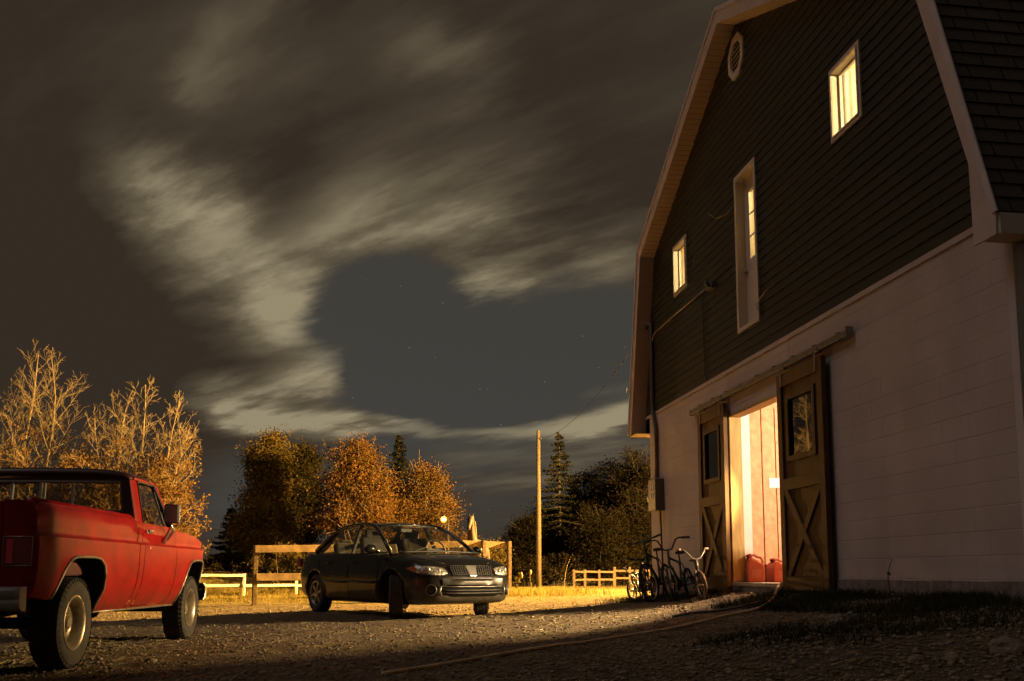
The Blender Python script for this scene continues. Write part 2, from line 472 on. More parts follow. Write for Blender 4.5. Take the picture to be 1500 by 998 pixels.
zc = fm('ADD', fm('MAXIMUM', sp.outputs['Z'], 0.0), .10)
su, sv = (-.78, .625), (.625, .78)          # drift of the clouds over the ground, and across it
U = fm('DIVIDE', vm('DOT_PRODUCT', D, (su[0], su[1], 0)), zc)
V = fm('DIVIDE', vm('DOT_PRODUCT', D, (sv[0], sv[1], 0)), zc)
def nz2(su_, sv_, seed, detail=5, rough=.55):
    c = N.new('ShaderNodeCombineXYZ'); L.new(fm('MULTIPLY', U, su_), c.inputs[0]); L.new(fm('MULTIPLY', V, sv_), c.inputs[1]); c.inputs[2].default_value = seed
    n = N.new('ShaderNodeTexNoise'); n.inputs['Scale'].default_value = 1; n.inputs['Detail'].default_value = detail; n.inputs['Roughness'].default_value = rough
    L.new(c.outputs[0], n.inputs['Vector']); return n.outputs['Fac']
streak = nz2(1.0, 3.8, 3.1, 6, .62)
streak2 = nz2(.9, 2.6, 17.4, 6, .6)
fine = nz2(3.0, 11.0, 27.9, 4, .6)
puff = nz2(1.9, 3.4, 9.7, 6, .6)
iso = nz2(2.6, 3.2, 41.0, 4, .55)
# smear the cloud field along the drift (foreshortened towards the horizon)
att = fm('MULTIPLY', fm('MULTIPLY', zc, zc), 2.6, clamp=True)
def jit(n, a): return fm('MULTIPLY', fm('MULTIPLY', fm('SUBTRACT', n, .5), a), att)
Dw = vm('ADD', D, vm('SCALE', (su[0], su[1], -.12), s=jit(streak, .21)))
Dw = vm('ADD', Dw, vm('SCALE', (su[0], su[1], -.12), s=jit(fine, .13)))
Dw = vm('ADD', Dw, vm('SCALE', (.25, .1, 1), s=jit(puff, .16)))
Dw = vm('ADD', Dw, vm('SCALE', (1, -.2, .1), s=jit(iso, .14)))
Dw = vm('NORMALIZE', Dw)
def blobs(lst):
    acc = None
    for (px, py, r, a) in lst:
        v = ray(px, py).normalized(); k = (F_PX / r) ** 2
        e = fm('EXPONENT', fm('MULTIPLY_ADD', vm('DOT_PRODUCT', Dw, tuple(v)), k, -k))
        acc = fm('MULTIPLY', e, a) if acc is None else fm('MULTIPLY_ADD', e, a, acc)
    return acc
def chain(pts, r, a):
    out = []
    for (x0, y0), (x1, y1) in zip(pts[:-1], pts[1:]):
        n = max(1, int(round(math.hypot(x1 - x0, y1 - y0) / (1.25 * r))))
        out += [(x0 + (x1 - x0) * k / n, y0 + (y1 - y0) * k / n, r, a / 2.0) for k in range(n)]
    return out + [(*pts[-1], r, a / 2.0)]
HOLES = [(470, 440, 60, .9), (540, 480, 75, 1), (620, 530, 85, 1), (560, 560, 60, .8), (700, 520, 80, 1), (790, 520, 90, 1), (880, 480, 75, .9), (930, 540, 70, .8), (590, 385, 40, .5),
         (650, 580, 60, .8), (760, 590, 50, .8), (400, 720, 60, .8), (520, 750, 70, .6), (700, 750, 70, .6), (860, 740, 80, .6), (330, 740, 60, .6), (1020, 560, 90, .6)]
BRIGHT = (chain([(325, 608), (416, 622), (500, 622), (560, 617), (650, 627), (750, 633), (850, 625), (940, 602)], 13, 1.45) + chain([(620, 655), (700, 664), (780, 670), (870, 655), (960, 650)], 15, .45) + chain([(660, 700), (760, 705), (860, 690)], 14, .35) + chain([(830, 574), (885, 566), (940, 556)], 18, 1.3)
          + chain([(290, 582), (370, 580), (425, 572), (475, 555), (520, 520)], 22, 1.1) + chain([(180, 265), (250, 290), (300, 340), (350, 390), (395, 440), (445, 485), (505, 515)], 38, .82)
          + chain([(425, 425), (480, 370), (540, 330), (620, 330), (690, 370)], 48, 1.1) + chain([(690, 370), (760, 395), (830, 388), (910, 365)], 50, .85) + chain([(635, 445), (700, 430), (770, 420)], 24, .35)
          + chain([(560, 250), (620, 200), (670, 160)], 48, .18) + chain([(600, 85), (660, 62)], 42, .45) + [(250, 262, 40, .5), (310, 420, 45, .35), (380, 10, 60, .2), (310, 75, 30, .3), (440, 180, 70, .15), (760, 290, 60, .25)])
DARK = [(60, 520, 120, .9), (170, 515, 90, .9), (290, 515, 70, .9), (390, 545, 36, .7), (320, 604, 26, .9), (60, 200, 130, .4), (420, 270, 50, .5), (500, 190, 70, .4), (860, 250, 110, .6), (780, 160, 100, .4), (60, 40, 120, .3), (600, 660, 40, .3)]
Hf = blobs(HOLES); Bf = blobs(BRIGHT); Kf = blobs(DARK)
cov = fm('SUBTRACT', 1.15, Hf); cov = fm('ADD', cov, fm('MULTIPLY', fm('SUBTRACT', streak2, .5), .9)); cov = fm('MULTIPLY_ADD', Bf, .75, cov)
mr = N.new('ShaderNodeMapRange'); mr.interpolation_type = 'SMOOTHSTEP'; mr.inputs['From Min'].default_value = -.05; mr.inputs['From Max'].default_value = .95; L.new(cov, mr.inputs['Value'])
Bs = fm('DIVIDE', Bf, fm('MULTIPLY_ADD', Bf, .30, 1.0))
tex = fm('MULTIPLY_ADD', fm('SUBTRACT', streak2, .5), 2.0, .70)
tex = fm('MULTIPLY_ADD', fm('SUBTRACT', puff, .5), 2.0, tex)
tex = fm('MULTIPLY_ADD', fm('SUBTRACT', fine, .5), .6, tex, clamp=True)
lit = fm('MULTIPLY', Bs, fm('MULTIPLY_ADD', tex, .80, .30)); lit = fm('MULTIPLY_ADD', fm('SUBTRACT', streak2, .48), .22, lit); lit = fm('MULTIPLY_ADD', fm('SUBTRACT', puff, .5), .24, lit); lit = fm('MULTIPLY_ADD', Kf, -.13, lit)
lit = fm('MULTIPLY_ADD', fm('SUBTRACT', streak, .5), .22, lit); lit = fm('MULTIPLY_ADD', fm('SUBTRACT', fine, .5), .22, lit); lit = fm('MULTIPLY_ADD', lit, 1.15, .05, clamp=True)
rp = N.new('ShaderNodeValToRGB'); e = rp.color_ramp.elements; L.new(lit, rp.inputs['Fac'])
e[0].position = 0; e[0].color = (.031, .0225, .015, 1); e[1].position = 1; e[1].color = (.27, .225, .14, 1)
k = e.new(.25); k.color = (.056, .042, .028, 1); k = e.new(.6); k.color = (.115, .092, .057, 1)
# clear night sky: a moonlit atmosphere, greyed
hs = N.new('ShaderNodeHueSaturation'); hs.inputs['Saturation'].default_value = .10; hs.inputs['Value'].default_value = .0044; L.new(sky.outputs[0], hs.inputs['Color'])
gl = N.new('ShaderNodeMix'); gl.data_type = 'RGBA'; gl.blend_type = 'ADD'; gl.inputs['Factor'].default_value = 1; L.new(hs.outputs[0], gl.inputs['A']); gl.inputs['B'].default_value = (.027, .0235, .017, 1)
mx = N.new('ShaderNodeMix'); mx.data_type = 'RGBA'; L.new(mr.outputs[0], mx.inputs['Factor']); L.new(gl.outputs['Result'], mx.inputs['A']); L.new(rp.outputs[0], mx.inputs['B'])
# a few stars in the clear part
vo = N.new('ShaderNodeTexVoronoi'); vo.inputs['Scale'].default_value = 60; L.new(D, vo.inputs['Vector'])
st = fm('LESS_THAN', vo.outputs['Distance'], .035); st = fm('MULTIPLY', st, fm('SUBTRACT', 1.0, mr.outputs[0])); st = fm('MULTIPLY', st, .10)
ad = N.new('ShaderNodeMix'); ad.data_type = 'RGBA'; ad.blend_type = 'ADD'; ad.inputs['Factor'].default_value = 1; L.new(mx.outputs['Result'], ad.inputs['A']); L.new(st, ad.inputs['B'])
L.new(ad.outputs['Result'], bg.inputs['Color']); bg.inputs['Strength'].default_value = 1.12
w.cycles.sampling_method = 'MANUAL'; w.cycles.sample_map_resolution = 512

ml = bpy.data.lights.new('moon', 'SUN'); ml.energy = .25; ml.angle = R(25); ml.color = (1, .87, .86)
mo = bpy.data.objects.new('moon', ml); COL.objects.link(mo)
dirv = Vector((math.sin(MOON_AZ) * math.cos(MOON_EL), math.cos(MOON_AZ) * math.cos(MOON_EL), math.sin(MOON_EL)))
mo.rotation_euler = dirv.to_track_quat('Z', 'Y').to_euler(); mo.location = dirv * 60
# ================================================================= barn
# local frame: x = along the front wall (away from the camera), y = outwards from it, z = up (world height)
B_P = Vector((3.957, 7.539, 0)); B_D = Vector((-.137706, .990473, 0)); B_O = Vector((-.990473, -.137706, 0))
BM = Matrix(((B_D.x, B_O.x, 0, B_P.x), (B_D.y, B_O.y, 0, B_P.y), (0, 0, 1, 0), (0, 0, 0, 1)))
def wl(px, py, o=0.0):                    # photo point -> (s, z) on the plane at offset o from the front wall
    r = ray(px, py); n = B_O; t = ((B_P - Vector((0, 0, CAM_Z))).dot(n) + o) / r.dot(n)
    q = r * t + Vector((0, 0, CAM_Z)); return (q - B_P).dot(B_D), q.z
def onS(px, py, s):                       # photo point -> (o, z) on the cross plane at s
    r = ray(px, py); t = ((B_P).dot(B_D) + s) / r.dot(B_D); q = r * t + Vector((0, 0, CAM_Z)); return (q - B_P).dot(B_O), q.z

def masonry_mat():
    m = bpy.data.materials.new('painted_block'); N, L = nt(m); b = N['Principled BSDF']
    tc = N.new('ShaderNodeTexCoord'); sp = N.new('ShaderNodeSeparateXYZ'); L.new(tc.outputs['Object'], sp.inputs[0])
    ax = N.new('ShaderNodeMath'); ax.operation = 'ADD'; L.new(sp.outputs['X'], ax.inputs[0]); L.new(sp.outputs['Y'], ax.inputs[1])
    cb = N.new('ShaderNodeCombineXYZ'); L.new(ax.outputs[0], cb.inputs[0]); L.new(sp.outputs['Z'], cb.inputs[1])
    mp = N.new('ShaderNodeMapping'); mp.inputs['Location'].default_value = (.1, .055, 0); L.new(cb.outputs[0], mp.inputs[0])
    br = N.new('ShaderNodeTexBrick'); br.inputs['Scale'].default_value = 1; br.inputs['Brick Width'].default_value = .4; br.inputs['Row Height'].default_value = .2
    br.inputs['Mortar Size'].default_value = .006; br.inputs['Mortar Smooth'].default_value = .6; br.inputs['Bias'].default_value = 0
    L.new(mp.outputs[0], br.inputs['Vector'])
    nz = N.new('ShaderNodeTexNoise'); nz.inputs['Scale'].default_value = 1.3; nz.inputs['Detail'].default_value = 6; L.new(tc.outputs['Object'], nz.inputs['Vector'])
    rp = N.new('ShaderNodeValToRGB'); e = rp.color_ramp.elements
    e[0].position = .3; e[0].color = (.46, .40, .375, 1); e[1].position = .7; e[1].color = (.60, .53, .495, 1); L.new(nz.outputs['Fac'], rp.inputs['Fac'])
    # joints show only here and there under the paint
    n2 = N.new('ShaderNodeTexNoise'); n2.inputs['Scale'].default_value = 1.1; n2.inputs['Detail'].default_value = 3; L.new(tc.outputs['Object'], n2.inputs['Vector'])
    r2 = N.new('ShaderNodeMapRange'); r2.inputs['From Min'].default_value = .42; r2.inputs['From Max'].default_value = .66; L.new(n2.outputs['Fac'], r2.inputs['Value'])
    mm = N.new('ShaderNodeMath'); mm.operation = 'MULTIPLY'; L.new(br.outputs['Fac'], mm.inputs[0]); L.new(r2.outputs[0], mm.inputs[1])
    mk = N.new('ShaderNodeMath'); mk.operation = 'MULTIPLY'; mk.inputs[1].default_value = .42; L.new(mm.outputs[0], mk.inputs[0])
    mx = N.new('ShaderNodeMix'); mx.data_type = 'RGBA'; mx.blend_type = 'MIX'; L.new(mk.outputs[0], mx.inputs['Factor']); L.new(rp.outputs[0], mx.inputs['A']); mx.inputs['B'].default_value = (.24, .2, .17, 1)
    # pock marks
    n3 = N.new('ShaderNodeTexNoise'); n3.inputs['Scale'].default_value = 9; n3.inputs['Detail'].default_value = 4; n3.inputs['Roughness'].default_value = .7; L.new(tc.outputs['Object'], n3.inputs['Vector'])
    r3 = N.new('ShaderNodeMapRange'); r3.inputs['From Min'].default_value = .73; r3.inputs['From Max'].default_value = .78; L.new(n3.outputs['Fac'], r3.inputs['Value'])
    m3 = N.new('ShaderNodeMix'); m3.data_type = 'RGBA'; L.new(r3.outputs[0], m3.inputs['Factor']); L.new(mx.outputs['Result'], m3.inputs['A']); m3.inputs['B'].default_value = (.2, .17, .14, 1)
    L.new(m3.outputs['Result'], b.inputs['Base Color']); b.inputs['Roughness'].default_value = .8
    bp = N.new('ShaderNodeBump'); bp.inputs['Strength'].default_value = .5; bp.inputs['Distance'].default_value = .008; bp.invert = True
    n4 = N.new('ShaderNodeTexNoise'); n4.inputs['Scale'].default_value = 40; L.new(tc.outputs['Object'], n4.inputs['Vector'])
    hs = N.new('ShaderNodeMath'); hs.operation = 'MULTIPLY_ADD'; hs.inputs[1].default_value = .4; L.new(n4.outputs['Fac'], hs.inputs[0]); L.new(br.outputs['Fac'], hs.inputs[2])
    L.new(hs.outputs[0], bp.inputs['Height']); L.new(bp.outputs[0], b.inputs['Normal'])
    return m

M_block = masonry_mat()
M_foot = mat('bare_concrete_footing', (.27, .225, .2), .9, var=.3, vs=7, bump=.4, bs=25)
M_siding = mat('dark_green_siding', (.030, .027, .0105), .5, var=.3, vs=3, stretch=(.12, 1, 2.8), bump=.06, bs=90)
M_trim = mat('white_trim', (.62, .52, .48), .45, var=.08, vs=5)
M_soffit = mat('white_soffit', (.56, .47, .44), .5, var=.08, vs=4)
M_gutter = mat('white_metal_fascia', (.62, .58, .6), .4, var=.06, vs=3)
M_vinyl = mat('white_vinyl', (.70, .62, .52), .4, var=.06, vs=6)
M_ydoor = mat('ochre_stained_wood', (.135, .066, .010), .65, var=.3, vs=5, stretch=(6, 6, .7), bump=.15, bs=30)
M_yjamb = mat('pale_pine_jamb', (.58, .38, .12), .6, var=.2, vs=5, stretch=(6, 6, .5))
M_galv = mat('galvanised_steel', (.33, .29, .25), .45, metal=.8, var=.3, vs=12)
M_pvc = mat('grey_pvc', (.13, .115, .105), .5, var=.15, vs=8)
M_black = mat('black_rubber', (.02, .019, .018), .55, var=.2, vs=10)
M_dark = mat('dark_metal', (.035, .033, .03), .5, var=.2, vs=10)
M_white = mat('white_paint', (.8, .77, .7), .5, var=.05, vs=4)
M_paper = mat('white_paper', (.85, .84, .8), .7, var=.03, vs=9)
M_ply = mat('stained_plywood', (.68, .34, .165), .7, var=.22, vs=10, bump=.25, bs=120, stretch=(1, 1, .8), detail=8)
M_groove = mat('red_brown_groove', (.20, .06, .02), .8, var=.2, vs=10)
M_floor = mat('painted_floor_boards', (.52, .42, .3), .6, var=.2, vs=7)
M_room = mat('cream_plaster', (.74, .62, .38), .8, var=.12, vs=2.5)
M_pine = mat('varnished_pine', (.62, .42, .17), .5, var=.3, vs=5, stretch=(4, 4, .6))
M_curtain = mat('white_curtain', (.82, .78, .66), .9, var=.08, vs=8)
M_pane = glass('window_pane', (.93, .93, .9), .02)
M_paneD = glass('dark_pane', (.14, .13, .12), .16)
M_bulb = emis('warm_room_bulb', (1, .74, .36), 2100)
M_bulbB = emis('warm_barn_bulb', (1, .80, .57), 5600)

barn = empty('barn', label='tall gambrel barn with dark green siding above pale block walls and lit windows', cat='barn', mat4=BM)

# ---- masonry storey: blocks with one wide doorway
S0, S1, ZT = -.2, 10.14, 3.72
OS0, OS1, OZ0, OZ1 = 4.02, 6.06, .69, 3.05
mb = MB(); T = .15
def wallbox(s0, s1, z0, z1): mb.b2((s0, -T, z0), (s1, 0, z1))
wallbox(S0, OS0, -.4, ZT); wallbox(OS1, S1, -.4, ZT); wallbox(OS0 + .0005, OS1 - .0005, OZ1, ZT - .001); wallbox(OS0 + .0005, OS1 - .0005, -.4, OZ0 - .02)
mb.b2((S0, -14, -.4), (S0 + T, -T - .001, ZT)); mb.b2((S1 - T, -14, -.4), (S1, -T - .001, ZT)); mb.b2((S0, -14.2, -.4), (S1, -14.001, ZT))
mb.build('block_wall', M_block, barn, bevel=.012)
mb = MB()
for (a, b_) in ((S0 - .0, 2.2), (2.2, 3.02), (3.02, OS0), (OS1, 8.3), (8.3, S1)):
    k = 1 if a < 4 else 0
    n_ = max(2, int((b_ - a) / .25)); 
    for i in range(n_):
        x0 = a + (b_ - a) * i / n_; x1 = a + (b_ - a) * (i + 1) / n_
        mb.b2((x0, .002, -.3), (x1, .02 + .004 * math.sin(i * 2.1), .735 + .003 * math.sin(i * 1.7 + k)))
mb.b2((OS0, .002, -.3), (OS1, .03, OZ0 - .05))
mb.build('concrete_footing', M_foot, barn)

# ---- siding: lapped courses, cut round the openings
INNER = [(10.40, 3.72), (9.70, 6.60), (5.42, 8.62), (.74, 6.58), (-.16, 3.72)]
def gx(z):                                                       # left / right limits at height z
    if z < 6.60: sl = 10.40 + (9.70 - 10.40) * (z - 3.72) / 2.88
    else: sl = 9.70 + (5.42 - 9.70) * (z - 6.60) / 2.02
    if z < 6.58: sr = -.16 + (.74 + .16) * (z - 3.72) / 2.86
    else: sr = .74 + (5.42 - .74) * (z - 6.58) / 2.04
    return sr, sl
OPEN = [(1.98, 2.66, 5.55, 6.40), (7.74, 8.44, 5.48, 6.36), (4.82, 5.58, 4.13, 6.38)]
mb = MB(); CO = .121; z = 3.72; row = 0; lap = .014
while z < 8.60:
    z1 = min(z + CO, 8.62); cuts = sorted({z, z1, *[q for o_ in OPEN for q in o_[2:] if z < q < z1]})
    for za, zb in zip(cuts[:-1], cuts[1:]):
        zm = (za + zb) / 2
        blocks = [(o_[0], o_[1]) for o_ in OPEN if o_[2] < zm < o_[3]]
        (ra, la), (rb, lb) = gx(za), gx(zb)
        spans = []; cur = None
        edges = [(ra, rb)] + [(e, e) for bl in sorted(blocks) for e in bl] + [(la, lb)]
        # butt joints between lengths of siding, staggered
        for i in range(0, len(edges), 2):
            a, b_ = edges[i], edges[i + 1]
            js = [q for q in np.arange(.6 + (row * 1.37) % 3.1, 10.4, 3.66) if max(a) + .2 < q < min(b_) - .2]
            pts = [a] + [(j, j) for j in js] + [b_]
            for k_ in range(len(pts) - 1):
                p, q = pts[k_], pts[k_ + 1]; g = .0015 if 0 < k_ else 0
                fa = (za - z) / CO; fb = (zb - z) / CO
                oa, ob = .006 + lap * (1 - fa), .006 + lap * (1 - fb)
                mb.quad((p[0] + g, oa, za), (q[0], oa, za), (q[1], ob, zb), (p[1] + g, ob, zb))
                if za == z: mb.quad((p[0] + g, oa, za), (p[0] + g, .004, za + .001), (q[0], .004, za + .001), (q[0], oa, za))
    z = z1; row += 1
mb.build('lap_siding', M_siding, barn)
# backing wall behind the siding (with the openings left free)
mb = MB()
zs = sorted({3.72, 6.58, 8.60, *[q for o_ in OPEN for q in o_[2:]]})
for za, zb in zip(zs[:-1], zs[1:]):
    zm = (za + zb) / 2; bl = sorted((o_[0], o_[1]) for o_ in OPEN if o_[2] < zm < o_[3])
    (ra, la), (rb, lb) = gx(za), gx(zb)
    edges = [(ra, rb)] + [(e, e) for b_ in bl for e in b_] + [(la, lb)]
    for i in range(0, len(edges), 2):
        p, q = edges[i], edges[i + 1]
        vs = [(p[0], .003, za), (q[0], .003, za), (q[1], .003, zb), (p[1], .003, zb), (p[0], -.14, za), (q[0], -.14, za), (q[1], -.14, zb), (p[1], -.14, zb)]
        mb.add(vs, [(0, 1, 2, 3), (7, 6, 5, 4), (0, 4, 5, 1), (3, 2, 6, 7), (0, 3, 7, 4), (1, 5, 6, 2)])
mb.build('gable_framing', M_dark, barn)

# ---- roof: outer line of the rake, shingled slopes, fascia, soffit
OUT = [(10.62, 3.40), (9.80, 6.74), (5.46, 8.86), (.58, 6.74), (-.40, 3.57)]
FO, DEP = .28, 14.4
def roof_mat():
    m = bpy.data.materials.new('asphalt_shingle'); N, L = nt(m); b = N['Principled BSDF']
    tc = N.new('ShaderNodeTexCoord')
    br = N.new('ShaderNodeTexBrick'); br.inputs['Scale'].default_value = 1; br.inputs['Brick Width'].default_value = .305; br.inputs['Row Height'].default_value = .14
    br.inputs['Mortar Size'].default_value = .010; br.inputs['Mortar Smooth'].default_value = .1; br.inputs['Color1'].default_value = (.075, .062, .05, 1); br.inputs['Color2'].default_value = (.055, .045, .036, 1); br.inputs['Mortar'].default_value = (.01, .009, .008, 1)
    L.new(tc.outputs['UV'], br.inputs['Vector'])
    nz = N.new('ShaderNodeTexNoise'); nz.inputs['Scale'].default_value = 55; nz.inputs['Detail'].default_value = 5; L.new(tc.outputs['Object'], nz.inputs['Vector'])
    mr = N.new('ShaderNodeMapRange'); mr.inputs['To Min'].default_value = .5; mr.inputs['To Max'].default_value = 1.5; L.new(nz.outputs['Fac'], mr.inputs['Value'])
    mx = N.new('ShaderNodeMix'); mx.data_type = 'RGBA'; mx.blend_type = 'MULTIPLY'; mx.inputs['Factor'].default_value = 1; L.new(br.outputs['Color'], mx.inputs['A']); L.new(mr.outputs[0], mx.inputs['B'])
    L.new(mx.outputs['Result'], b.inputs['Base Color']); b.inputs['Roughness'].default_value = .92
    bp = N.new('ShaderNodeBump'); bp.inputs['Strength'].default_value = .7; bp.inputs['Distance'].default_value = .006; L.new(nz.outputs['Fac'], bp.inputs['Height']); L.new(bp.outputs[0], b.inputs['Normal'])
    return m
M_roof = roof_mat()
mb = MB(); mb.uv = []
for i in range(4):
    a, b_ = (OUT[i], OUT[i + 1]) if i < 2 else (OUT[i + 1], OUT[i])      # from the lower edge up
    a = Vector((a[0], a[1])); b_ = Vector((b_[0], b_[1])); L_ = (b_ - a).length; t = (b_ - a) / L_
    nrm = Vector((t.y, -t.x)) if i < 2 else Vector((-t.y, t.x))
    if nrm.y < 0 and i in (1, 2): nrm = -nrm
    if i == 0 and nrm.x < 0: nrm = -nrm
    if i == 3 and nrm.x > 0: nrm = -nrm
    n_ = int(round(L_ / .14)); e = L_ / n_
    for k in range(n_):
        p0 = a + t * (k * e) + nrm * .022; p1 = a + t * ((k + 1) * e) + nrm * .010
        pb = a + t * (k * e) + nrm * .004
        mb.add([(p0.x, FO - .004, p0.y), (p0.x, -DEP, p0.y), (p1.x, -DEP, p1.y), (p1.x, FO - .004, p1.y), (pb.x, FO - .004, pb.y), (pb.x, -DEP, pb.y)], [(0, 1, 2, 3), (4, 5, 1, 0)])
        mb.uv += [(FO, k * .14 + .008 + i * 7), (-DEP, k * .14 + .008 + i * 7), (-DEP, k * .14 + .136 + i * 7), (FO, k * .14 + .136 + i * 7), (FO, k * .14 + .008 + i * 7), (-DEP, k * .14 + .008 + i * 7)]
mb.build('shingle_roof', M_roof, barn)
# roof deck under the shingles
mb = MB()
for i in range(4):
    a, b_ = OUT[i], OUT[i + 1]; c, d = INNER[i], INNER[i + 1]
    mb.add([(a[0], FO - .03, a[1]), (b_[0], FO - .03, b_[1]), (b_[0], -DEP, b_[1]), (a[0], -DEP, a[1]),
            (a[0], FO - .03, a[1] - .05), (b_[0], FO - .03, b_[1] - .05), (b_[0], -DEP, b_[1] - .05), (a[0], -DEP, a[1] - .05)], [(0, 1, 2, 3), (7, 6, 5, 4), (0, 4, 5, 1), (3, 2, 6, 7), (0, 3, 7, 4), (1, 5, 6, 2)])
mb.build('roof_deck', M_dark, barn)
# rake fascia boards (front face) and their metal edge
INF = [(10.42, 3.40), (9.62, 6.58), (5.42, 8.63), (.73, 6.56), (-.10, 4.09)]
def facing(name, outp, inp, o0, o1, mt):
    m_ = MB(); n_ = len(outp)
    vs = [(p[0], o1, p[1]) for p in outp] + [(p[0], o1, p[1]) for p in inp] + [(p[0], o0, p[1]) for p in outp] + [(p[0], o0, p[1]) for p in inp]
    fs = []
    for i in range(n_ - 1):
        fs += [(i, i + 1, n_ + i + 1, n_ + i), (2 * n_ + i, 3 * n_ + i, 3 * n_ + i + 1, 2 * n_ + i + 1), (i, 2 * n_ + i, 2 * n_ + i + 1, i + 1), (n_ + i, n_ + i + 1, 3 * n_ + i + 1, 3 * n_ + i)]
    fs += [(0, n_, 3 * n_, 2 * n_), (n_ - 1, 3 * n_ - 1, 4 * n_ - 1, 2 * n_ - 1)]
    m_.add(vs, fs); return m_.build(name, mt, barn, weld=False, auto=30)
facing('rake_fascia', OUT + [(-.39, 3.40)], INF + [(-.11, 3.40)], FO - .02, FO, M_trim)
def off(poly, d):                                           # push the roofline outwards
    return [(poly[0][0] + d, poly[0][1]), (poly[1][0] + d, poly[1][1] + d * .4), (poly[2][0], poly[2][1] + d), (poly[3][0] - d, poly[3][1] + d * .4), (poly[4][0] - d, poly[4][1])]
facing('drip_edge', off(OUT, .034), off(OUT, -.028), FO + .002, FO + .016, M_gutter)
# ribbed soffit under the rake, between fascia and siding
mb = MB()
for i in range(4):
    a, b_ = Vector((*INF[i], 0)), Vector((*INF[i + 1], 0)); n_ = int((b_ - a).length / .1)
    for k in range(n_):
        p = a + (b_ - a) * (k / n_); q = a + (b_ - a) * ((k + .92) / n_); r_ = a + (b_ - a) * ((k + 1) / n_)
        nn = Vector((b_.y - a.y, a.x - b_.x, 0)).normalized() * .008
        if nn.dot(Vector((5.2 - p.x, 4 - p.y, 0))) > 0: nn = -nn
        mb.quad((p.x, .0, p.y), (p.x, FO - .021, p.y), (q.x, FO - .021, q.y), (q.x, .0, q.y))
        mb.quad((q.x + nn.x, .0, q.y + nn.y), (q.x + nn.x, FO - .021, q.y + nn.y), (r_.x + nn.x, FO - .021, r_.y + nn.y), (r_.x + nn.x, .0, r_.y + nn.y))
mb.build('rake_soffit', M_soffit, barn)
# boxed eaves: side fascia board and soffit, both long sides, with closed returns at the gable
for (so, si, zt, zb) in ((-.40, -.19, 3.57, 3.40), (10.62, 10.15, 3.54, 3.37)):
    sg = 1 if so > 5 else -1; mb = MB(); mg = MB()
    mg.b2((so, FO - .021, zb), (so + sg * .02, -DEP, zt - .005))
    for k in range(int(DEP / .3)):
        y0 = FO - .022 - k * .3
        mb.b2((so - sg * .001, y0, zb + .004), (si, y0 - .285, zb + .014))
        mb.b2((so - sg * .001, y0 - .285, zb + .010), (si, y0 - .3, zb + .018))
    mb.build('eave_soffit', M_soffit, barn); mg.build('eave_fascia', M_gutter, barn)
mb = MB(); mb.b2((-.225, .004, .55), (-.135, .028, 3.40)); mb.b2((-.228, -.1, .55), (-.201, .003, 3.40)); mb.build('corner_board', M_gutter, barn, bevel=.003)
# band board at the foot of the siding
mb = MB(); mb.b2((-.08, .002, 3.66), (10.38, .018, 3.718)); mb.build('starter_strip', M_soffit, barn)

# ---- windows
def trim_frame(name, s0, s1, z0, z1, w_, o0, o1, mt, parent):
    m_ = MB()
    m_.b2((s0 - w_, o0, z0 - w_), (s0, o1, z1 + w_)); m_.b2((s1, o0, z0 - w_), (s1 + w_, o1, z1 + w_))
    m_.b2((s0, o0, z0 - w_), (s1, o1, z0)); m_.b2((s0, o0, z1), (s1, o1, z1 + w_))
    return m_.build(name, mt, parent, bevel=.004)
def window(s0, s1, z0, z1):
    w_ = .06; a, b_, c, d = s0 + w_, s1 - w_, z0 + w_, z1 - w_
    f = trim_frame('window', a, b_, c, d, w_, -.10, .034, M_vinyl, barn)
    trim_frame('drip_mould', a + .0, b_ - .0, c, d, .022, .035, .046, M_vinyl, f)
    trim_frame('sash', a + .027, b_ - .027, c + .027, d - .027, .025, -.085, -.05, M_vinyl, f)
    m_ = MB(); m_.b2((a + .045, -.068, c + .045), (b_ - .045, -.064, d - .045)); m_.build('pane', M_pane, f)
    return f
win1 = window(*OPEN[0]); win2 = window(*OPEN[1])
tag(win1, 'larger looking lit window high up on the near side with a pale curtain'); tag(win2, 'small lit window at the far end of the siding')
# rooms behind the lit windows: lining, boards, a curtain, a bulb
def room(s0, s1, z0, z1, depth, mt):
    m_ = MB()
    m_.b2((s0 - .02, -.15, z0), (s0, -depth, z1)); m_.b2((s1, -.15, z0), (s1 + .02, -depth, z1)); m_.b2((s0 - .02, -depth - .02, z0), (s1 + .02, -depth, z1))
    m_.b2((s0 - .02, -.15, z0 - .02), (s1 + .02, -depth - .02, z0)); m_.b2((s0 - .02, -.15, z1), (s1 + .02, -depth - .02, z1 + .02))
    return m_.build('room_lining', mt, barn)
def bulb(s, o, z, mt, r=.045, parent=None):
    m_ = MB(); m_.ball((s, o, z), r, 10, 6); m_.cur = 1; m_.tube([(s, o, z + r), (s, o, z + .3)], .012, 6)
    return m_.build('light_bulb', [mt, M_dark], parent or barn)
room(1.2, 2.78, 5.2, 6.75, 1.9, M_room); bulb(1.75, -.75, 6.25, M_bulb)
mb = MB()
for k in range(26):
    y0 = -.18 - k * .016; mb.quad((2.72 - .012 * math.sin(k * 1.3), y0, 5.35), (2.72 - .012 * math.sin(k * 1.3), y0, 6.5), (2.72 - .012 * math.sin((k + 1) * 1.3), y0 - .016, 6.5), (2.72 - .012 * math.sin((k + 1) * 1.3), y0 - .016, 5.35))
mb.build('curtain', M_curtain, barn)
mb = MB()
for k in range(5): mb.b2((2.74, -.62 - k * .2, 5.2), (2.775, -.80 - k * .2, 6.75))
mb.build('board_partition', M_pine, barn)
room(6.9, 8.62, 5.0, 6.8, 1.8, M_room); bulb(7.3, -.8, 6.3, M_bulb)
mb = MB()
for k in range(9): mb.b2((8.58, -.16 - k * .16, 5.0), (8.615, -.30 - k * .16, 6.8))
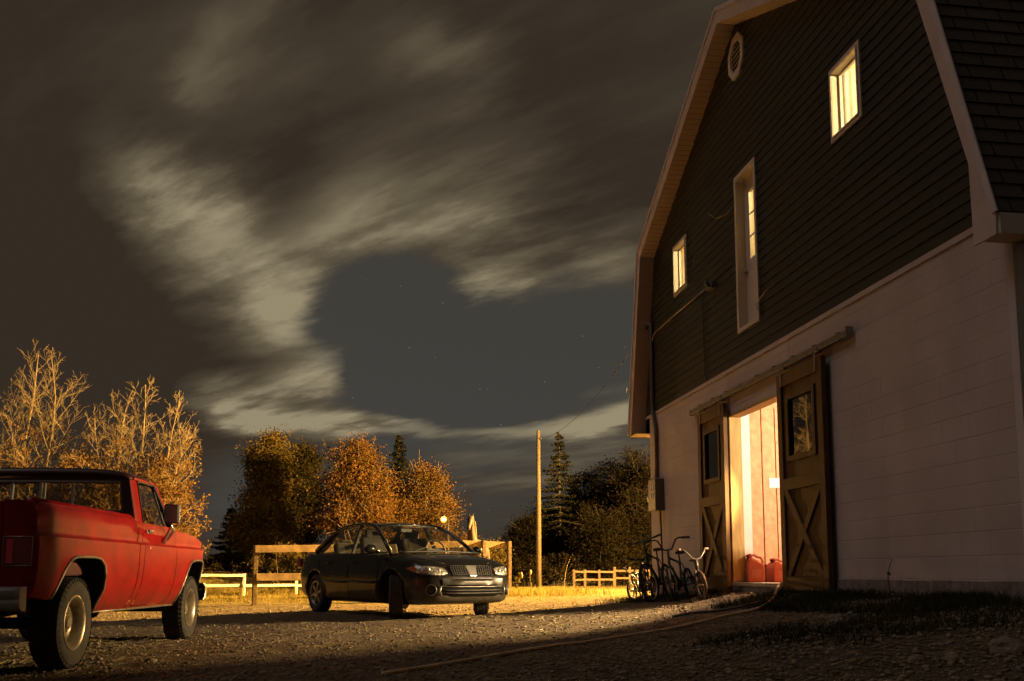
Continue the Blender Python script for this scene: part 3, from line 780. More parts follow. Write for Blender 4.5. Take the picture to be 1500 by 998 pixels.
mb.build('board_partition', M_pine, barn)
room(3.7, 5.9, 4.05, 6.7, 1.8, M_room); bulb(4.5, -.9, 6.3, M_bulb)

# ---- loft door: deep white frame, door leaf with a three-light pane
s0, s1, z0, z1 = OPEN[2]
ld = trim_frame('loft_door', s0 + .06, s1 - .06, z0 + .05, z1 - .06, .06, -.14, .036, M_vinyl, barn)
tag(ld, 'narrow white loft door high in the siding with a lit three-light pane')
gs0, gs1, gz0, gz1 = s0 + .14, wl(1098.5, 330, -.1)[0], wl(1102, 377, -.1)[1], wl(1099, 279, -.1)[1]
mb = MB(); o0, o1 = -.135, -.095
mb.b2((s0 + .061, o0, z0 + .052), (gs0, o1, z1 - .062)); mb.b2((gs1, o0, z0 + .052), (s1 - .061, o1, z1 - .062)); mb.b2((gs0, o0, z0 + .052), (gs1, o1, gz0)); mb.b2((gs0, o0, gz1), (gs1, o1, z1 - .062))
mb.build('door_leaf', M_vinyl, ld)
m_ = MB(); m_.b2((gs0, -.12, gz0), (gs1, -.116, gz1)); m_.build('pane', M_pane, ld)
m_ = MB()
for k in (1, 2):
    m_ = MB(); m_.b2((gs0, -.114, gz0 + (gz1 - gz0) * k / 3 - .009), (gs1, -.100, gz0 + (gz1 - gz0) * k / 3 + .009)); m_.build('glazing_bar', M_vinyl, ld)
m_ = MB(); m_.ball((s1 - .12, -.06, 4.98), .03, 10, 6); m_.tube([(s1 - .12, -.1, 4.98), (s1 - .12, -.06, 4.98)], .012, 8); m_.build('door_knob', M_galv, ld)

# ---- octagonal gable vent with louvres
vc = (5.36, 8.11); rx, rz_ = .275, .31
def octa(k, rot=PI / 8): return [(vc[0] + rx * k * 1.08 * math.cos(rot + i * PI / 4), vc[1] + rz_ * k * 1.08 * math.sin(rot + i * PI / 4)) for i in range(8)]
m_ = MB(); A_, B_ = octa(1, PI / 8), octa(.7, PI / 8)
for i in range(8):
    j = (i + 1) % 8; p, q, r_, t_ = A_[i], A_[j], B_[j], B_[i]
    vs = [(x, o, z) for o in (.045, .0) for (x, z) in (p, q, r_, t_)]
    m_.add(vs, [(0, 1, 2, 3), (4, 7, 6, 5), (0, 4, 5, 1), (2, 6, 7, 3)])
vent = m_.build('gable_vent', M_vinyl, barn); tag(vent, 'white octagonal louvred vent near the gable peak')
m_ = MB()
for k in range(6):
    z_ = vc[1] - .17 + k * .068; hw = .19 if 0 < k < 5 else .15
    m_.add([(vc[0] - hw, .038, z_ - .02), (vc[0] + hw, .038, z_ - .02), (vc[0] + hw, .008, z_ + .025), (vc[0] - hw, .008, z_ + .025), (vc[0] - hw, .030, z_ - .022), (vc[0] + hw, .030, z_ - .022), (vc[0] + hw, .004, z_ + .018), (vc[0] - hw, .004, z_ + .018)], [(0, 1, 2, 3), (7, 6, 5, 4), (0, 4, 5, 1), (3, 2, 6, 7)])
m_.build('louvre', M_vinyl, vent)

SP = 6.30
# ---- doorway: jambs, threshold, room with panelled partition
m_ = MB(); m_.b2((OS1 - .03, -.158, OZ0), (OS1 - .002, .022, OZ1 - .002)); m_.b2((OS1 - .002, .001, OZ0 - .12), (OS1 + .07, .026, OZ1 + .05)); m_.b2((OS0 + .002, -.16, OZ0), (OS0 + .06, .02, OZ1 - .002)); m_.b2((OS0 + .06, -.16, OZ1 - .035), (OS1 - .031, .018, OZ1 - .003))
m_.build('doorway_jamb', M_yjamb, barn, bevel=.004)
m_ = MB(); m_.b2((OS1 - .012, -.285, OZ0 - .015), (SP + .01, -.162, 3.25)); m_.build('white_reveal', M_white, barn)
m_ = MB(); m_.b2((OS0 + .001, -5, OZ0 - .06), (OS1 - .001, .05, OZ0 - .015)); m_.build('threshold', M_floor, barn, bevel=.005)
m_ = MB(); m_.b2((1.6, -5, OZ0 - .2), (SP + .2, -.222, OZ0 - .062)); m_.b2((1.6, -5.05, OZ0 - .06), (SP + .2, -5, 3.3)); m_.b2((1.55, -5, OZ0 - .06), (1.6, -.222, 3.3)); m_.b2((1.6, -5, 3.3), (SP + .2, -.222, 3.35)); m_.build('stall_lining', M_ply, barn)
m_ = MB(); m_.b2((SP + .01, -5, OZ0 - .06), (SP + .05, -.23, 3.3))
y0 = -.42
m_.cur = 0
k = 0; yb = -.23
gro = [onS(px, 720, SP)[0] for px in (1098.5, 1117, 1137)]
ys = [-.287, *gro, *[gro[-1] - .205 * i for i in range(1, 20)]]
for a, b_ in zip(ys[:-1], ys[1:]):
    m_.b2((SP - .012, a - .008, OZ0 - .06), (SP + .01, b_ + .008, 3.22))
part = m_.build('plank_partition', M_ply, barn, bevel=.004)
m_ = MB(); 
for g in ys[1:-1]: m_.b2((SP - .002, g - .0075, OZ0), (SP + .009, g + .0075, 3.2))
m_.build('plank_groove', M_groove, part)
bl = bulb(4.3, -2.6, 2.95, M_bulbB, .07)
# paper notices pinned to the partition
def notice(px0, px1, py0, py1, name, lab):
    (a, z1_), (b_, z0_) = onS(px0, py0, SP - .015), onS(px1, py1, SP - .015)
    m_ = MB(); m_.b2((SP - .018, a, z0_), (SP - .0155, b_, z1_)); o_ = m_.build(name, M_paper, None, mat4=BM)
    return tag(o_, lab, 'notice')
notice(1127, 1145.5, 700.5, 714.5, 'paper_notice', 'blank white paper notice pinned to the orange plank partition')
notice(1150.5, 1162, 704, 713, 'paper_notice', 'small white card on the plank partition half hidden by the right sliding door')

# ---- sliding doors on their track
def slide_door(s0, s1, z0, z1, zsplit, label):
    o0, o1 = .055, .095
    d = MB(); 
    nb = 7; wv = (s1 - s0) / nb
    gx0, gx1, gz0, gz1 = s0 + .27, s1 - .27, zsplit + .32, z1 - .33
    for k in range(nb):                                            # planks, with the light left free
        a, b_ = s0 + k * wv + .002, s0 + (k + 1) * wv - .002
        if b_ > gx0 and a < gx1:
            d.b2((a, o0, z0), (b_, o1 - .012, gz0)); d.b2((a, o0, gz1), (b_, o1 - .012, z1))
            if a < gx0: d.b2((a, o0, gz0), (gx0, o1 - .012, gz1))
            if b_ > gx1: d.b2((gx1, o0, gz0), (b_, o1 - .012, gz1))
        else: d.b2((a, o0, z0), (b_, o1 - .012, z1))
    root = d.build('sliding_door', M_ydoor, barn); tag(root, label)
    f = MB(); e = .125
    f.b2((s0, o1 - .011, z0), (s0 + e, o1 + .02, z1)); f.b2((s1 - e, o1 - .011, z0), (s1, o1 + .02, z1))
    for za in (z0, zsplit - .07, z1 - .16): f.b2((s0 + e, o1 - .011, za), (s1 - e, o1 + .02, za + (.16 if za != zsplit - .07 else .14)))
    a, b_, c, dd = s0 + e, s1 - e, z0 + .16, zsplit - .07
    f.build('rail_and_stile', M_ydoor, root, bevel=.004)
    x = MB(); x.bar((a + .03, o1 + .004, c), (b_ - .03, o1 + .004, dd), .1, .028, up=(0, 1, 0)); x.bar((b_ - .03, o1 + .002, c), (a + .03, o1 + .002, dd), .1, .022, up=(0, 1, 0)); x.build('cross_brace', M_ydoor, root, bevel=.003)
    w2 = MB(); q = .05
    w2.b2((gx0 - q, o1 - .01, gz0 - q), (gx0 + .012, o1 + .012, gz1 + q)); w2.b2((gx1 - .012, o1 - .01, gz0 - q), (gx1 + q, o1 + .012, gz1 + q)); w2.b2((gx0 + .012, o1 - .01, gz0 - q), (gx1 - .012, o1 + .012, gz0 + .012)); w2.b2((gx0 + .012, o1 - .01, gz1 - .012), (gx1 - .012, o1 + .012, gz1 + q))
    w2.build('window_frame', M_ydoor, root)
    p = MB(); p.b2((gx0 + .004, o0 + .012, gz0 + .004), (gx1 - .004, o0 + .017, gz1 - .004)); p.build('pane', M_paneD, root)
    for sx in (s0 + .14, s1 - .14):
        h = MB(); h.b2((sx - .02, o1 + .021, z1 - .16), (sx + .02, o1 + .027, z1 + .05)); h.b2((sx - .02, o1 - .02, z1 + .05), (sx + .02, o1 + .027, z1 + .056)); h.tube([(sx, o1 - .06, z1 + .10), (sx, o1 - .01, z1 + .10)], .045, 10); h.b2((sx - .012, o1 - .012, z1 + .05), (sx + .012, o1 - .006, z1 + .12))
        h.build('hanger', M_galv, root)
    return root
slide_door(2.95, 4.16, .60, 3.22, 1.86, 'right sliding barn door of ochre planks with a dark window and cross brace')
slide_door(6.02, 7.14, .58, 3.22, 1.86, 'left sliding barn door of ochre planks, nearer the bicycles')
m_ = MB(); (ra, rz0), (rb, rz1) = wl(1013, 606, .06), wl(1243, 488, .06)
m_.b2((rb, .03, 3.30), (ra, .085, 3.37)); m_.b2((rb - .02, .02, 3.28), (rb, .10, 3.40)); m_.b2((ra, .02, 3.29), (ra + .02, .09, 3.38))
for k in range(9):
    s_ = rb + .3 + k * (ra - rb - .6) / 8; m_.b2((s_ - .03, .001, 3.36), (s_ + .03, .05, 3.41))
trk = m_.build('door_track', M_galv, barn, bevel=.004)

# ---- electrics on the wall
m_ = MB(); cs = 9.75
m_.tube([(9.93, .10, 5.30), (9.90, .10, 5.38), (9.83, .08, 5.40), (9.76, .06, 5.36), (9.74, .055, 5.26), (9.74, .055, 3.85), (9.73, .052, 3.72), (9.62, .045, 3.45), (9.60, .04, 3.35), (9.60, .04, 2.5)], .038, 10)
m_.build('service_conduit', M_pvc, barn)
m_ = MB(); (a, z_), (b_, z2_) = wl(964, 489, .03), wl(1036, 427, .03)
pts = [(9.72, .05, 5.02), (9.66, .035, 5.12), (9.5, .03, 5.16), ((9.5 + b_) / 2, .026, 5.17), (b_, .03, 5.15)]
m_.tube(pts, .016, 8)
for t_ in (.3, .62): m_.tube([(9.5 + (b_ - 9.5) * t_ - .02, .03, 5.165), (9.5 + (b_ - 9.5) * t_ + .02, .03, 5.165)], .022, 8)
m_.build('branch_conduit', M_galv, barn)
jb_ = wl(1041, 421, .06); m_ = MB(); m_.b2((jb_[0] - .14, .015, jb_[1] - .04), (jb_[0] + .12, .10, jb_[1] + .05)); m_.tube([(jb_[0] - .05, .10, jb_[1]), (jb_[0] - .14, .2, jb_[1] + .03)], .03, 8); m_.build('junction_box', M_pvc, barn, bevel=.006)
m_ = MB(); sv_ = wl(1031, 500, .03)[0]
m_.tube([(sv_ + .02, .028, 5.12), (sv_ + .01, .03, 4.8), (sv_, .028, 4.2), (sv_ - .01, .03, 3.75)], .007, 5); m_.build('dark_cable', M_black, barn)
bx = MB(); bx.b2((9.28, .004, 1.90), (9.72, .17, 2.46)); bx_ = bx.build('meter_box', M_pvc, barn, bevel=.01); tag(bx_, 'grey electric meter box at the far corner of the block wall')
q = MB(); 
for i, zz in enumerate((2.12, 2.26)):
    for xx_ in (9.38, 9.52):
        q = MB(); q.b2((xx_, .171, zz), (xx_ + .09, .174, zz + .1)); q.build('label_plate', M_paper, bx_)
q = MB(); q.tube([(9.72, .08, 2.15), (9.84, .08, 2.15)], .09, 14); q.ball((9.86, .08, 2.15), .085, 14, 8); q.build('meter_dial', mat('meter_glass', (.5, .42, .3), .15, var=.1, coat=.6), bx_)
q = MB(); q.b2((9.76, .004, 1.98), (10.0, .06, 2.5)); q.build('backing_board', M_dark, bx_)
m_ = MB(); m_.tube([(9.36, .06, 1.9), (9.35, .05, 1.4), (9.36, .03, .9), (9.36, .03, .3)], .016, 6); m_.build('ground_cable', M_black, barn)
# added unseen lamp for the beam out of the doorway; housing shields the partition
M_beam = emis('added_beam_glow', (1, .68, .29), 130000)
wp = Vector((4.908, -1.735, 2.05)); ax_ = Vector((.09, .99, -.07)).normalized()
WM = Matrix.Translation(wp) @ ax_.to_track_quat('Z', 'Y').to_matrix().to_4x4()
m_ = MB(); m_.lathe([(.05, -.12), (.12, -.10), (.155, .0), (.155, .30), (.15, .30), (.15, .0), (.11, -.09), (.0, -.095)], 28, WM); m_.tube([wp + Vector((0, 0, -.14)), wp + Vector((0, 0, -1.34))], .02, 8); m_.box((wp.x, wp.y, OZ0 - .03), (.4, .4, .03))
wk = m_.build('added_beam_lamp', M_black, None, mat4=BM); tag(wk, 'unseen work lamp added inside the barn for the beam out of the doorway', 'lamp')
m_ = MB(); m_.lathe([(.031, .0), (.0, .0)], 24, WM); m_.build('lamp_glass', M_beam, wk, mat4=BM)
# loose wires sticking out of the siding
m_ = MB(); a = wl(1036, 312, .02); c = wl(1052, 319, .08); b_ = wl(1066, 314, .03)
m_.tube([(a[0], .02, a[1]), (c[0] + .05, .1, c[1]), (b_[0], .05, b_[1]), (b_[0] - .15, .02, b_[1] + .05)], .006, 5); m_.build('loose_wire', M_galv, barn); m_ = MB()
a = wl(1112, 448, .02); c = wl(1122, 428, .1); m_.tube([(a[0] + .05, .01, a[1] - .1), (a[0], .06, a[1]), (c[0], .12, c[1]), (wl(1136, 414, .14)[0], .14, wl(1136, 414, .14)[1])], .006, 5); m_.build('loose_wire', M_galv, barn); m_ = MB()
a = wl(946, 580, .05); m_.tube([(10.3, .03, 4.25), (10.4, .15, 4.30), (10.5, .28, 4.33), (10.62, .30, 4.36), (10.66, .30, 4.25)], .008, 5)
m_.build('loose_wire', M_black, barn)
# ================================================================= wheels
M_tyre = mat('dusty_tyre_rubber', (.055, .047, .038), .85, var=.35, vs=14, bump=.15, bs=80)
M_tread = mat('tread_rubber', (.04, .036, .031), .85, var=.3, vs=20)
M_steelrim = mat('steel_wheel', (.46, .38, .27), .35, metal=.75, var=.3, vs=10, bump=.05)
M_alloy = mat('alloy_wheel', (.30, .28, .25), .35, metal=.8, var=.2, vs=10)
M_chrome = mat('chrome', (.66, .64, .60), .22, metal=.8, var=.06, vs=6)
M_alu = mat('brushed_aluminium', (.42, .42, .43), .35, metal=.55, var=.1, vs=9)

def wheel(name, parent, c, Rt, wd, rr, style, outward=-1, steer=0.0, blocks=44, cast=None):
    """axle along local y; outward = side of the visible face"""
    rt = bpy.data.objects.new(name, None); COL.objects.link(rt); rt.parent = parent
    rt.location = c; rt.rotation_euler = (0, 0, steer)
    M = Matrix.Rotation(PI / 2 * (1 if outward < 0 else -1), 4, 'X')        # local z -> outward
    h = wd / 2
    t = MB(); t.smooth = True
    prof = [(rr - .012, h * .62), (rr + .005, h * .86), (rr + .02, h * .93), (rr + .05, h * .99), (Rt * .78, h * 1.06), (Rt * .86, h * 1.04), (Rt * .93, h * .98), (Rt * .975, h * .88),
            (Rt * .982, h * .6), (Rt * .985, 0), (Rt * .982, -h * .6), (Rt * .975, -h * .88), (Rt * .86, -h * 1.04), (rr + .02, -h * .93), (rr - .01, -h * .7), (rr - .012, h * .62)]
    t.lathe(prof, 56, M)
    t.smooth = False; t.cur = 1
    for k in range(blocks):                                                # tread blocks
        a = 2 * PI * k / blocks; da = 2 * PI / blocks
        rows = ((-.80, .36), (-.28, .42), (.28, .42), (.80, .36)) if style == 'steel' else ((-.72, .30), (-.24, .36), (.24, .36), (.72, .30))
        for i, (yc, yw) in enumerate(rows):
            aa = a + (i % 2) * da * .5; w2 = da * (.36 if style == 'steel' else .46)
            r0, r1 = Rt * .968, Rt
            vs = []
            for rr_, kk in ((r0, 1.0), (r1, .86)):
                for (u, v_) in ((-1, -1), (1, -1), (1, 1), (-1, 1)):
                    an = aa + u * w2 * kk; y_ = h * (yc + v_ * yw / 2 * kk)
                    rq = rr_ - (.012 if abs(y_) > h * .86 else 0)
                    vs.append(M @ Vector((rq * math.cos(an), rq * math.sin(an), y_)))
            t.add(vs, [(4, 5, 6, 7), (0, 1, 5, 4), (1, 2, 6, 5), (2, 3, 7, 6), (3, 0, 4, 7)])
        if style == 'steel':                                               # shoulder lugs running down the sidewall
            vs = []
            for rr_, y_ in ((Rt * .985, h * .93), (Rt * .90, h * 1.045)):
                for u in (-1, 1):
                    for dz in (0, .006):
                        an = a + u * da * .2; vs.append(M @ Vector(((rr_) * math.cos(an), (rr_) * math.sin(an), y_ + dz)))
            t.add(vs, [(1, 3, 7, 5), (0, 1, 5, 4), (2, 6, 7, 3), (0, 2, 3, 1), (4, 5, 7, 6)])
    t.build('tyre', [M_tyre, M_tread], rt)
    r = MB(); r.smooth = True
    if style == 'steel':
        r.lathe([(rr - .013, -h * .6), (rr - .02, h * .2), (rr - .03, h * .62), (rr - .008, h * .80), (rr + .012, h * .92), (rr + .016, h * .97), (rr + .008, h * .99), (rr - .004, h * .95), (rr - .016, h * .84), (rr - .035, h * .62), (rr - .05, h * .36), (rr - .055, h * .22), (rr - .07, h * .26), (rr - .085, h * .30), (rr - .105, h * .20), (rr - .125, h * .22), (.065, h * .22), (.06, h * .45), (.045, h * .60), (.0, h * .63)], 48, M)
        rim = r.build('rim', M_steelrim, rt, auto=35)
        q = MB()
        for k in range(6):
            a = 2 * PI * k / 6; p = M @ Vector((.083 * math.cos(a), .083 * math.sin(a), h * .2)); p2 = M @ Vector((.083 * math.cos(a), .083 * math.sin(a), h * .36)); q.tube([p, p2], .011, 6)
        q.build('lug_nut', M_chrome, rt)
    else:
        r.lathe([(rr - .012, -h * .6), (rr - .02, h * .3), (rr - .012, h * .7), (rr + .006, h * .9), (rr + .01, h * .96), (rr - .004, h * .94), (rr - .02, h * .86), (rr - .03, h * .7), (rr - .035, h * .4)], 40, M)
        r.smooth = False
        for k in range(6):                                                  # six spokes
            a = 2 * PI * k / 6 + .2
            for p0, p1, w0, w1 in ((.04, rr - .02, .055, .038),):
                d = Vector((math.cos(a), math.sin(a), 0)); s = Vector((-d.y, d.x, 0))
                vs = [M @ (d * p0 + s * w0 / 2 + Vector((0, 0, h * .78))), M @ (d * p0 - s * w0 / 2 + Vector((0, 0, h * .78))), M @ (d * p1 - s * w1 / 2 + Vector((0, 0, h * .84))), M @ (d * p1 + s * w1 / 2 + Vector((0, 0, h * .84)))]
                vb = [M @ (M.inverted() @ q - Vector((0, 0, .03))) for q in vs]
                r.add(vs + vb, [(0, 1, 2, 3), (7, 6, 5, 4), (0, 3, 7, 4), (1, 5, 6, 2)])
        r.smooth = True; r.lathe([(.075, h * .5), (.075, h * .78), (.05, h * .86), (.0, h * .88)], 24, M)
        r.build('rim', M_alloy, rt, auto=35)
        b = MB(); b.lathe([(rr - .03, h * .05), (.0, h * .05)], 24, M); b.build('brake_disc', M_dark, rt)
    return rt

# ================================================================= pickup truck
M_red = mat('red_truck_paint', (.36, .006, .005), .45, var=.25, vs=4, coat=.10, spec=.22, dirt=((.12, .035, .018), .36, .70), bump=.015, bs=5)
M_reddark = mat('maroon_roof_and_shade', (.055, .007, .007), .4, var=.2, vs=4, coat=.2)  # darker truck red for roof and cab back; the back's shade is painted in
M_alup = mat('pale_window_frame', (.55, .56, .58), .4, metal=.1, var=.08, vs=9)
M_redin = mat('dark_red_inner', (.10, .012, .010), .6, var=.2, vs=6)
M_well = mat('muddy_wheel_well', (.035, .03, .024), .95, var=.3, vs=10)
M_lipdust = mat('dusty_arch_trim', (.36, .29, .2), .4, metal=.5, var=.35, vs=14)
M_glassT = glass('truck_glass', (.62, .64, .62), .05)
M_tail = mat('red_tail_lens', (.28, .006, .012), .12, var=.15, vs=30, coat=.8)
M_tailhot = mat('pink_reflector_lens', (.95, .05, .16), .2, var=.1, vs=60, coat=.6)
M_vinylseat = mat('dark_vinyl_seat', (.05, .04, .035), .6, var=.2, vs=7)
M_lens = mat('clear_lens', (.6, .58, .52), .08, var=.1, vs=30, coat=1, metal=.3)
M_amber = mat('amber_lens', (.55, .16, .015), .15, var=.1, vs=30, coat=.8)

truck = empty('pickup_truck', (-4.625, 8.114, 0.0), R(93.44), 'muddy red regular cab pickup truck with long bed and chrome mirror', 'pickup truck')
HWZ = [(.40, .83), (.46, .87), (.53, .915), (.62, .955), (.72, .98), (.85, .995), (.98, 1.0), (1.085, 1.0), (1.10, .978), (1.125, .969), (1.16, .974), (1.24, .972), (1.31, .955), (1.345, .935), (1.36, .905)]
def hw(z):
    zs = [a for a, _ in HWZ]; return float(np.interp(z, zs, [b for _, b in HWZ]))
def xtap(x):
    k = 1.0
    if x > 3.75: k -= .11 * ((x - 3.75) / .33) ** 2
    if x < -.70: k -= .05 * ((-.70 - x) / .17) ** 2
    return k
ARCH_R = [(-.56, .60), (-.52, .66), (-.46, .76), (-.39, .85), (-.30, .91), (-.2, .935), (.0, .94), (.22, .94), (.36, .925), (.46, .87), (.52, .78), (.545, .66), (.555, .44)]
ARCH_F = [(x + 3.55 - .01, z) for x, z in [(-.50, .44), (-.48, .58), (-.44, .70), (-.38, .81), (-.28, .91), (-.16, .945), (.0, .955), (.2, .955), (.32, .935), (.41, .87), (.455, .76), (.47, .62), (.475, .5)]]
ZROWS = [.44, .48, .53, .58, .64, .72, .80, .88, .96, 1.03, 1.085, 1.10, 1.125, 1.16, 1.24, 1.31, 1.345, 1.36]
def side_panel(name, xs, zb, zt, parent, mt, sgn, solid=.02):
    P = []
    for x in xs:
        b, t = zb(x), zt(x)
        P.append([(x, sgn * hw(max(b, min(t, z))) * xtap(x) * (1 if z <= t or t > 1.3 else 1), max(b, min(t, z))) for z in ZROWS])
    m = MB(); m.smooth = True; m.grid(P)
    return m.build(name, mt, parent, weld=True, auto=40, solid=0)
def lin(pts):
    xs = [p[0] for p in pts]; zs = [p[1] for p in pts]
    return lambda x: float(np.interp(x, xs, zs))
def cols(a, b, pts, step=.12):
    s = set(np.round(np.arange(a, b, step), 4)) | {a, b} | {p[0] for p in pts if a <= p[0] <= b}
    out = []
    for x in sorted(s):
        if not out or x - out[-1] > .004: out.append(x)
    out[-1] = b
    return out
botR = lin([(-.86, .62), (-.57, .585)] + ARCH_R + [(.56, .445), (1.5, .445)])
botF = lin([(2.6, .445), (3.03, .445)] + ARCH_F + [(4.04, .5), (4.1, .56)])
topF = lin([(2.6, 1.285), (2.74, 1.28), (3.1, 1.27), (3.45, 1.245), (3.7, 1.21), (3.9, 1.16), (4.0, 1.10), (4.06, 1.02)])
for sg in (-1, 1):
    side_panel('bed_side', cols(-.84, 1.398, ARCH_R), botR, lambda x: 1.36, truck, M_red, sg)
    side_panel('cab_corner', cols(1.416, 1.555, []), lambda x: .445, lambda x: 1.31, truck, M_red, sg)
    d = side_panel('door', cols(1.570, 2.680, []), lambda x: .475 + .0 * x, lambda x: 1.31 - .02 * max(0, (x - 2.3)), truck, M_red, sg)
    side_panel('rocker_panel', cols(1.42, 3.03, []), lambda x: .432, lambda x: .470, truck, M_red, sg)
    side_panel('front_fender', cols(2.696, 4.07, ARCH_F), botF, topF, truck, M_red, sg)
    for arch in (ARCH_R, ARCH_F):
        m = MB(); m.tube([(x, sg * (hw(z) * xtap(x) + .004), z) for x, z in arch], .013, 8); m.build('arch_trim', M_lipdust, truck)
        m = MB(); m.smooth = False                                          # inner well
        ins = [(x, z) for x, z in arch]
        m.grid([[(x, sg * hw(z) * xtap(x) * .998, z) for x, z in ins], [(x, sg * .56, z + .02) for x, z in ins]])
        m.add([(x, sg * .56, z + .02) for x, z in ins], [tuple(range(len(ins)))])
        m.build('wheel_well', M_well, truck)
    # sill lip
    m = MB(); m.tube([(.58, sg * .862, .452), (1.4, sg * .866, .446), (3.02, sg * .864, .440)], .012, 6); m.build('sill_lip', M_lipdust, truck)
    # handle, lock, mirror
    m = MB(); y = sg * 1.0
    m.bar((1.62, sg * .985, 1.225), (1.80, sg * .985, 1.225), .03, .035); m.bar((1.63, sg * 1.012, 1.232), (1.79, sg * 1.012, 1.232), .016, .022); m.build('door_handle', M_chrome, d, bevel=.004)
    m = MB(); m.tube([(1.72, sg * .99, 1.06), (1.72, sg * 1.008, 1.06)], .012, 10); m.build('door_lock', M_chrome, d)
    mi = MB(); mi.box((2.17, sg * 1.075, 1.44), (.05, .155, .205)); mr = mi.build('door_mirror', M_black, truck, bevel=.015, seg=3)
    m = MB(); m.box((2.141, sg * 1.075, 1.44), (.006, .135, .18)); m.build('mirror_glass', M_alu, mr)
    m = MB(); m.box((2.20, sg * 1.078, 1.44), (.02, .15, .2)); m.build('mirror_shell', M_chrome, mr, bevel=.008)
    m = MB(); m.tube([(2.18, sg * 1.07, 1.345), (2.19, sg * 1.07, 1.30), (2.20, sg * 1.02, 1.20), (2.22, sg * .975, 1.13)], [.016, .016, .019, .03], 8); m.tube([(2.18, sg * 1.07, 1.33), (2.30, sg * 1.06, 1.25), (2.36, sg * .975, 1.17)], [.012, .016, .022], 8); m.tube([(2.18, sg * 1.07, 1.54), (2.28, sg * .97, 1.50), (2.38, sg * .9, 1.44)], .009, 6); m.build('mirror_bracket', M_chrome, mr)
# bed: floor, inner walls, rail caps, front wall
m = MB(); m.b2((-.80, -.80, .78), (1.40, .80, .80)); m.b2((-.80, -.82, .79), (1.40, -.80, 1.34)); m.b2((-.80, .80, .79), (1.40, .82, 1.34)); m.b2((1.38, -.9, .62), (1.40, .9, 1.33))
for k in range(9): m.b2((-.78, -.74 + k * .175, .80), (1.37, -.68 + k * .175, .812))
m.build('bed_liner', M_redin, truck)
for sg in (-1, 1):
    m = MB(); m.tube([(-.82, sg * .868, 1.338), (1.40, sg * .868, 1.338)], .05, 10); m.build('bed_rail', M_red, truck)
# rear: corner posts, tailgate, lamps, bumper
for sg in (-1, 1):
    m = MB(); m.smooth = True
    P = []
    for z in [.60, .64, .72, .80, .96, 1.085, 1.10, 1.16, 1.24, 1.31, 1.345, 1.36]:
        w_ = hw(z) * xtap(-.84); P.append([(-0.84, sg * w_, z), (-0.858, sg * (w_ - .012), z), (-0.87, sg * (w_ - .035), z), (-0.876, sg * .86, z), (-0.876, sg * .70, z), (-0.85, sg * .695, z)])
    m.grid(P); m.quad(P[-1][0], P[-1][2], P[-1][4], (-0.8, sg * .70, 1.36)); m.build('bed_corner', M_red, truck, weld=True, auto=45)
    m = MB(); m.b2((-0.89, sg * .725, .865), (-0.875, sg * .925, 1.07)); tl = m.build('tail_lamp', M_tail, truck, bevel=.004)
    m = MB(); m.b2((-0.897, sg * (.885 if sg > 0 else .885), .875), (-0.888, sg * .918, 1.06)) if False else m.b2((-0.895, sg * .86 if sg > 0 else sg * .745, .875), (-0.8905, sg * .918 if sg > 0 else sg * .79, 1.06)); m.build('reflector', M_tailhot, tl)
    m = MB(); m.b2((-0.894, sg * .80, .875), (-0.8905, sg * .86, .93)); m.build('reverse_lens', M_tail, tl)
    m = MB()
    c = [(-0.892, sg * .718, .858), (-0.892, sg * .934, .858), (-0.892, sg * .934, 1.078), (-0.892, sg * .718, 1.078)]
    m.tube(c, .005, 6, closed=True); m.build('lamp_bezel', M_steelrim, tl)
m = MB(); m.b2((-0.865, -.69, .64), (-0.8, .69, 1.355)); tg = m.build('tailgate', M_red, truck, bevel=.012)
m = MB(); m.b2((-0.872, -.6, .78), (-0.866, .6, 1.2)); m.build('tailgate_panel', M_redin, tg, bevel=.01)
m = MB(); m.b2((-0.885, -.1, 1.22), (-0.866, .1, 1.27)); m.build('tailgate_handle', M_chrome, tg, bevel=.006)
m = MB(); m.smooth = True                                                   # step bumper with a rolled end
pr = [(-0.9, .515), (-1., .52), (-1.045, .54), (-1.055, .575), (-1.05, .60), (-1.042, .607), (-1.05, .614), (-1.058, .64), (-1.055, .675), (-1.03, .695), (-0.9, .70)]
ys = [-.915, -.905, -.88, -.5, 0, .5, .88, .905, .915]; kk = [.72, .88, 1, 1, 1, 1, 1, .88, .72]
m.grid([[(-0.9 + (x + .9) * k, y, z) for x, z in pr] for y, k in zip(ys, kk)])
m.add([(-0.9 + (x + .9) * .72, -.915, z) for x, z in pr], [tuple(range(len(pr)))]); m.add([(-0.9 + (x + .9) * .72, .915, z) for x, z in pr], [tuple(range(len(pr)))])
m.smooth = False
bp_ = m.build('rear_bumper', M_alu, truck, auto=40)
for y in (-.46, .46):
    m = MB(); m.b2((-0.9, y - .04, .53), (-0.7, y + .04, .62)); m.build('bumper_bracket', M_dark, bp_)
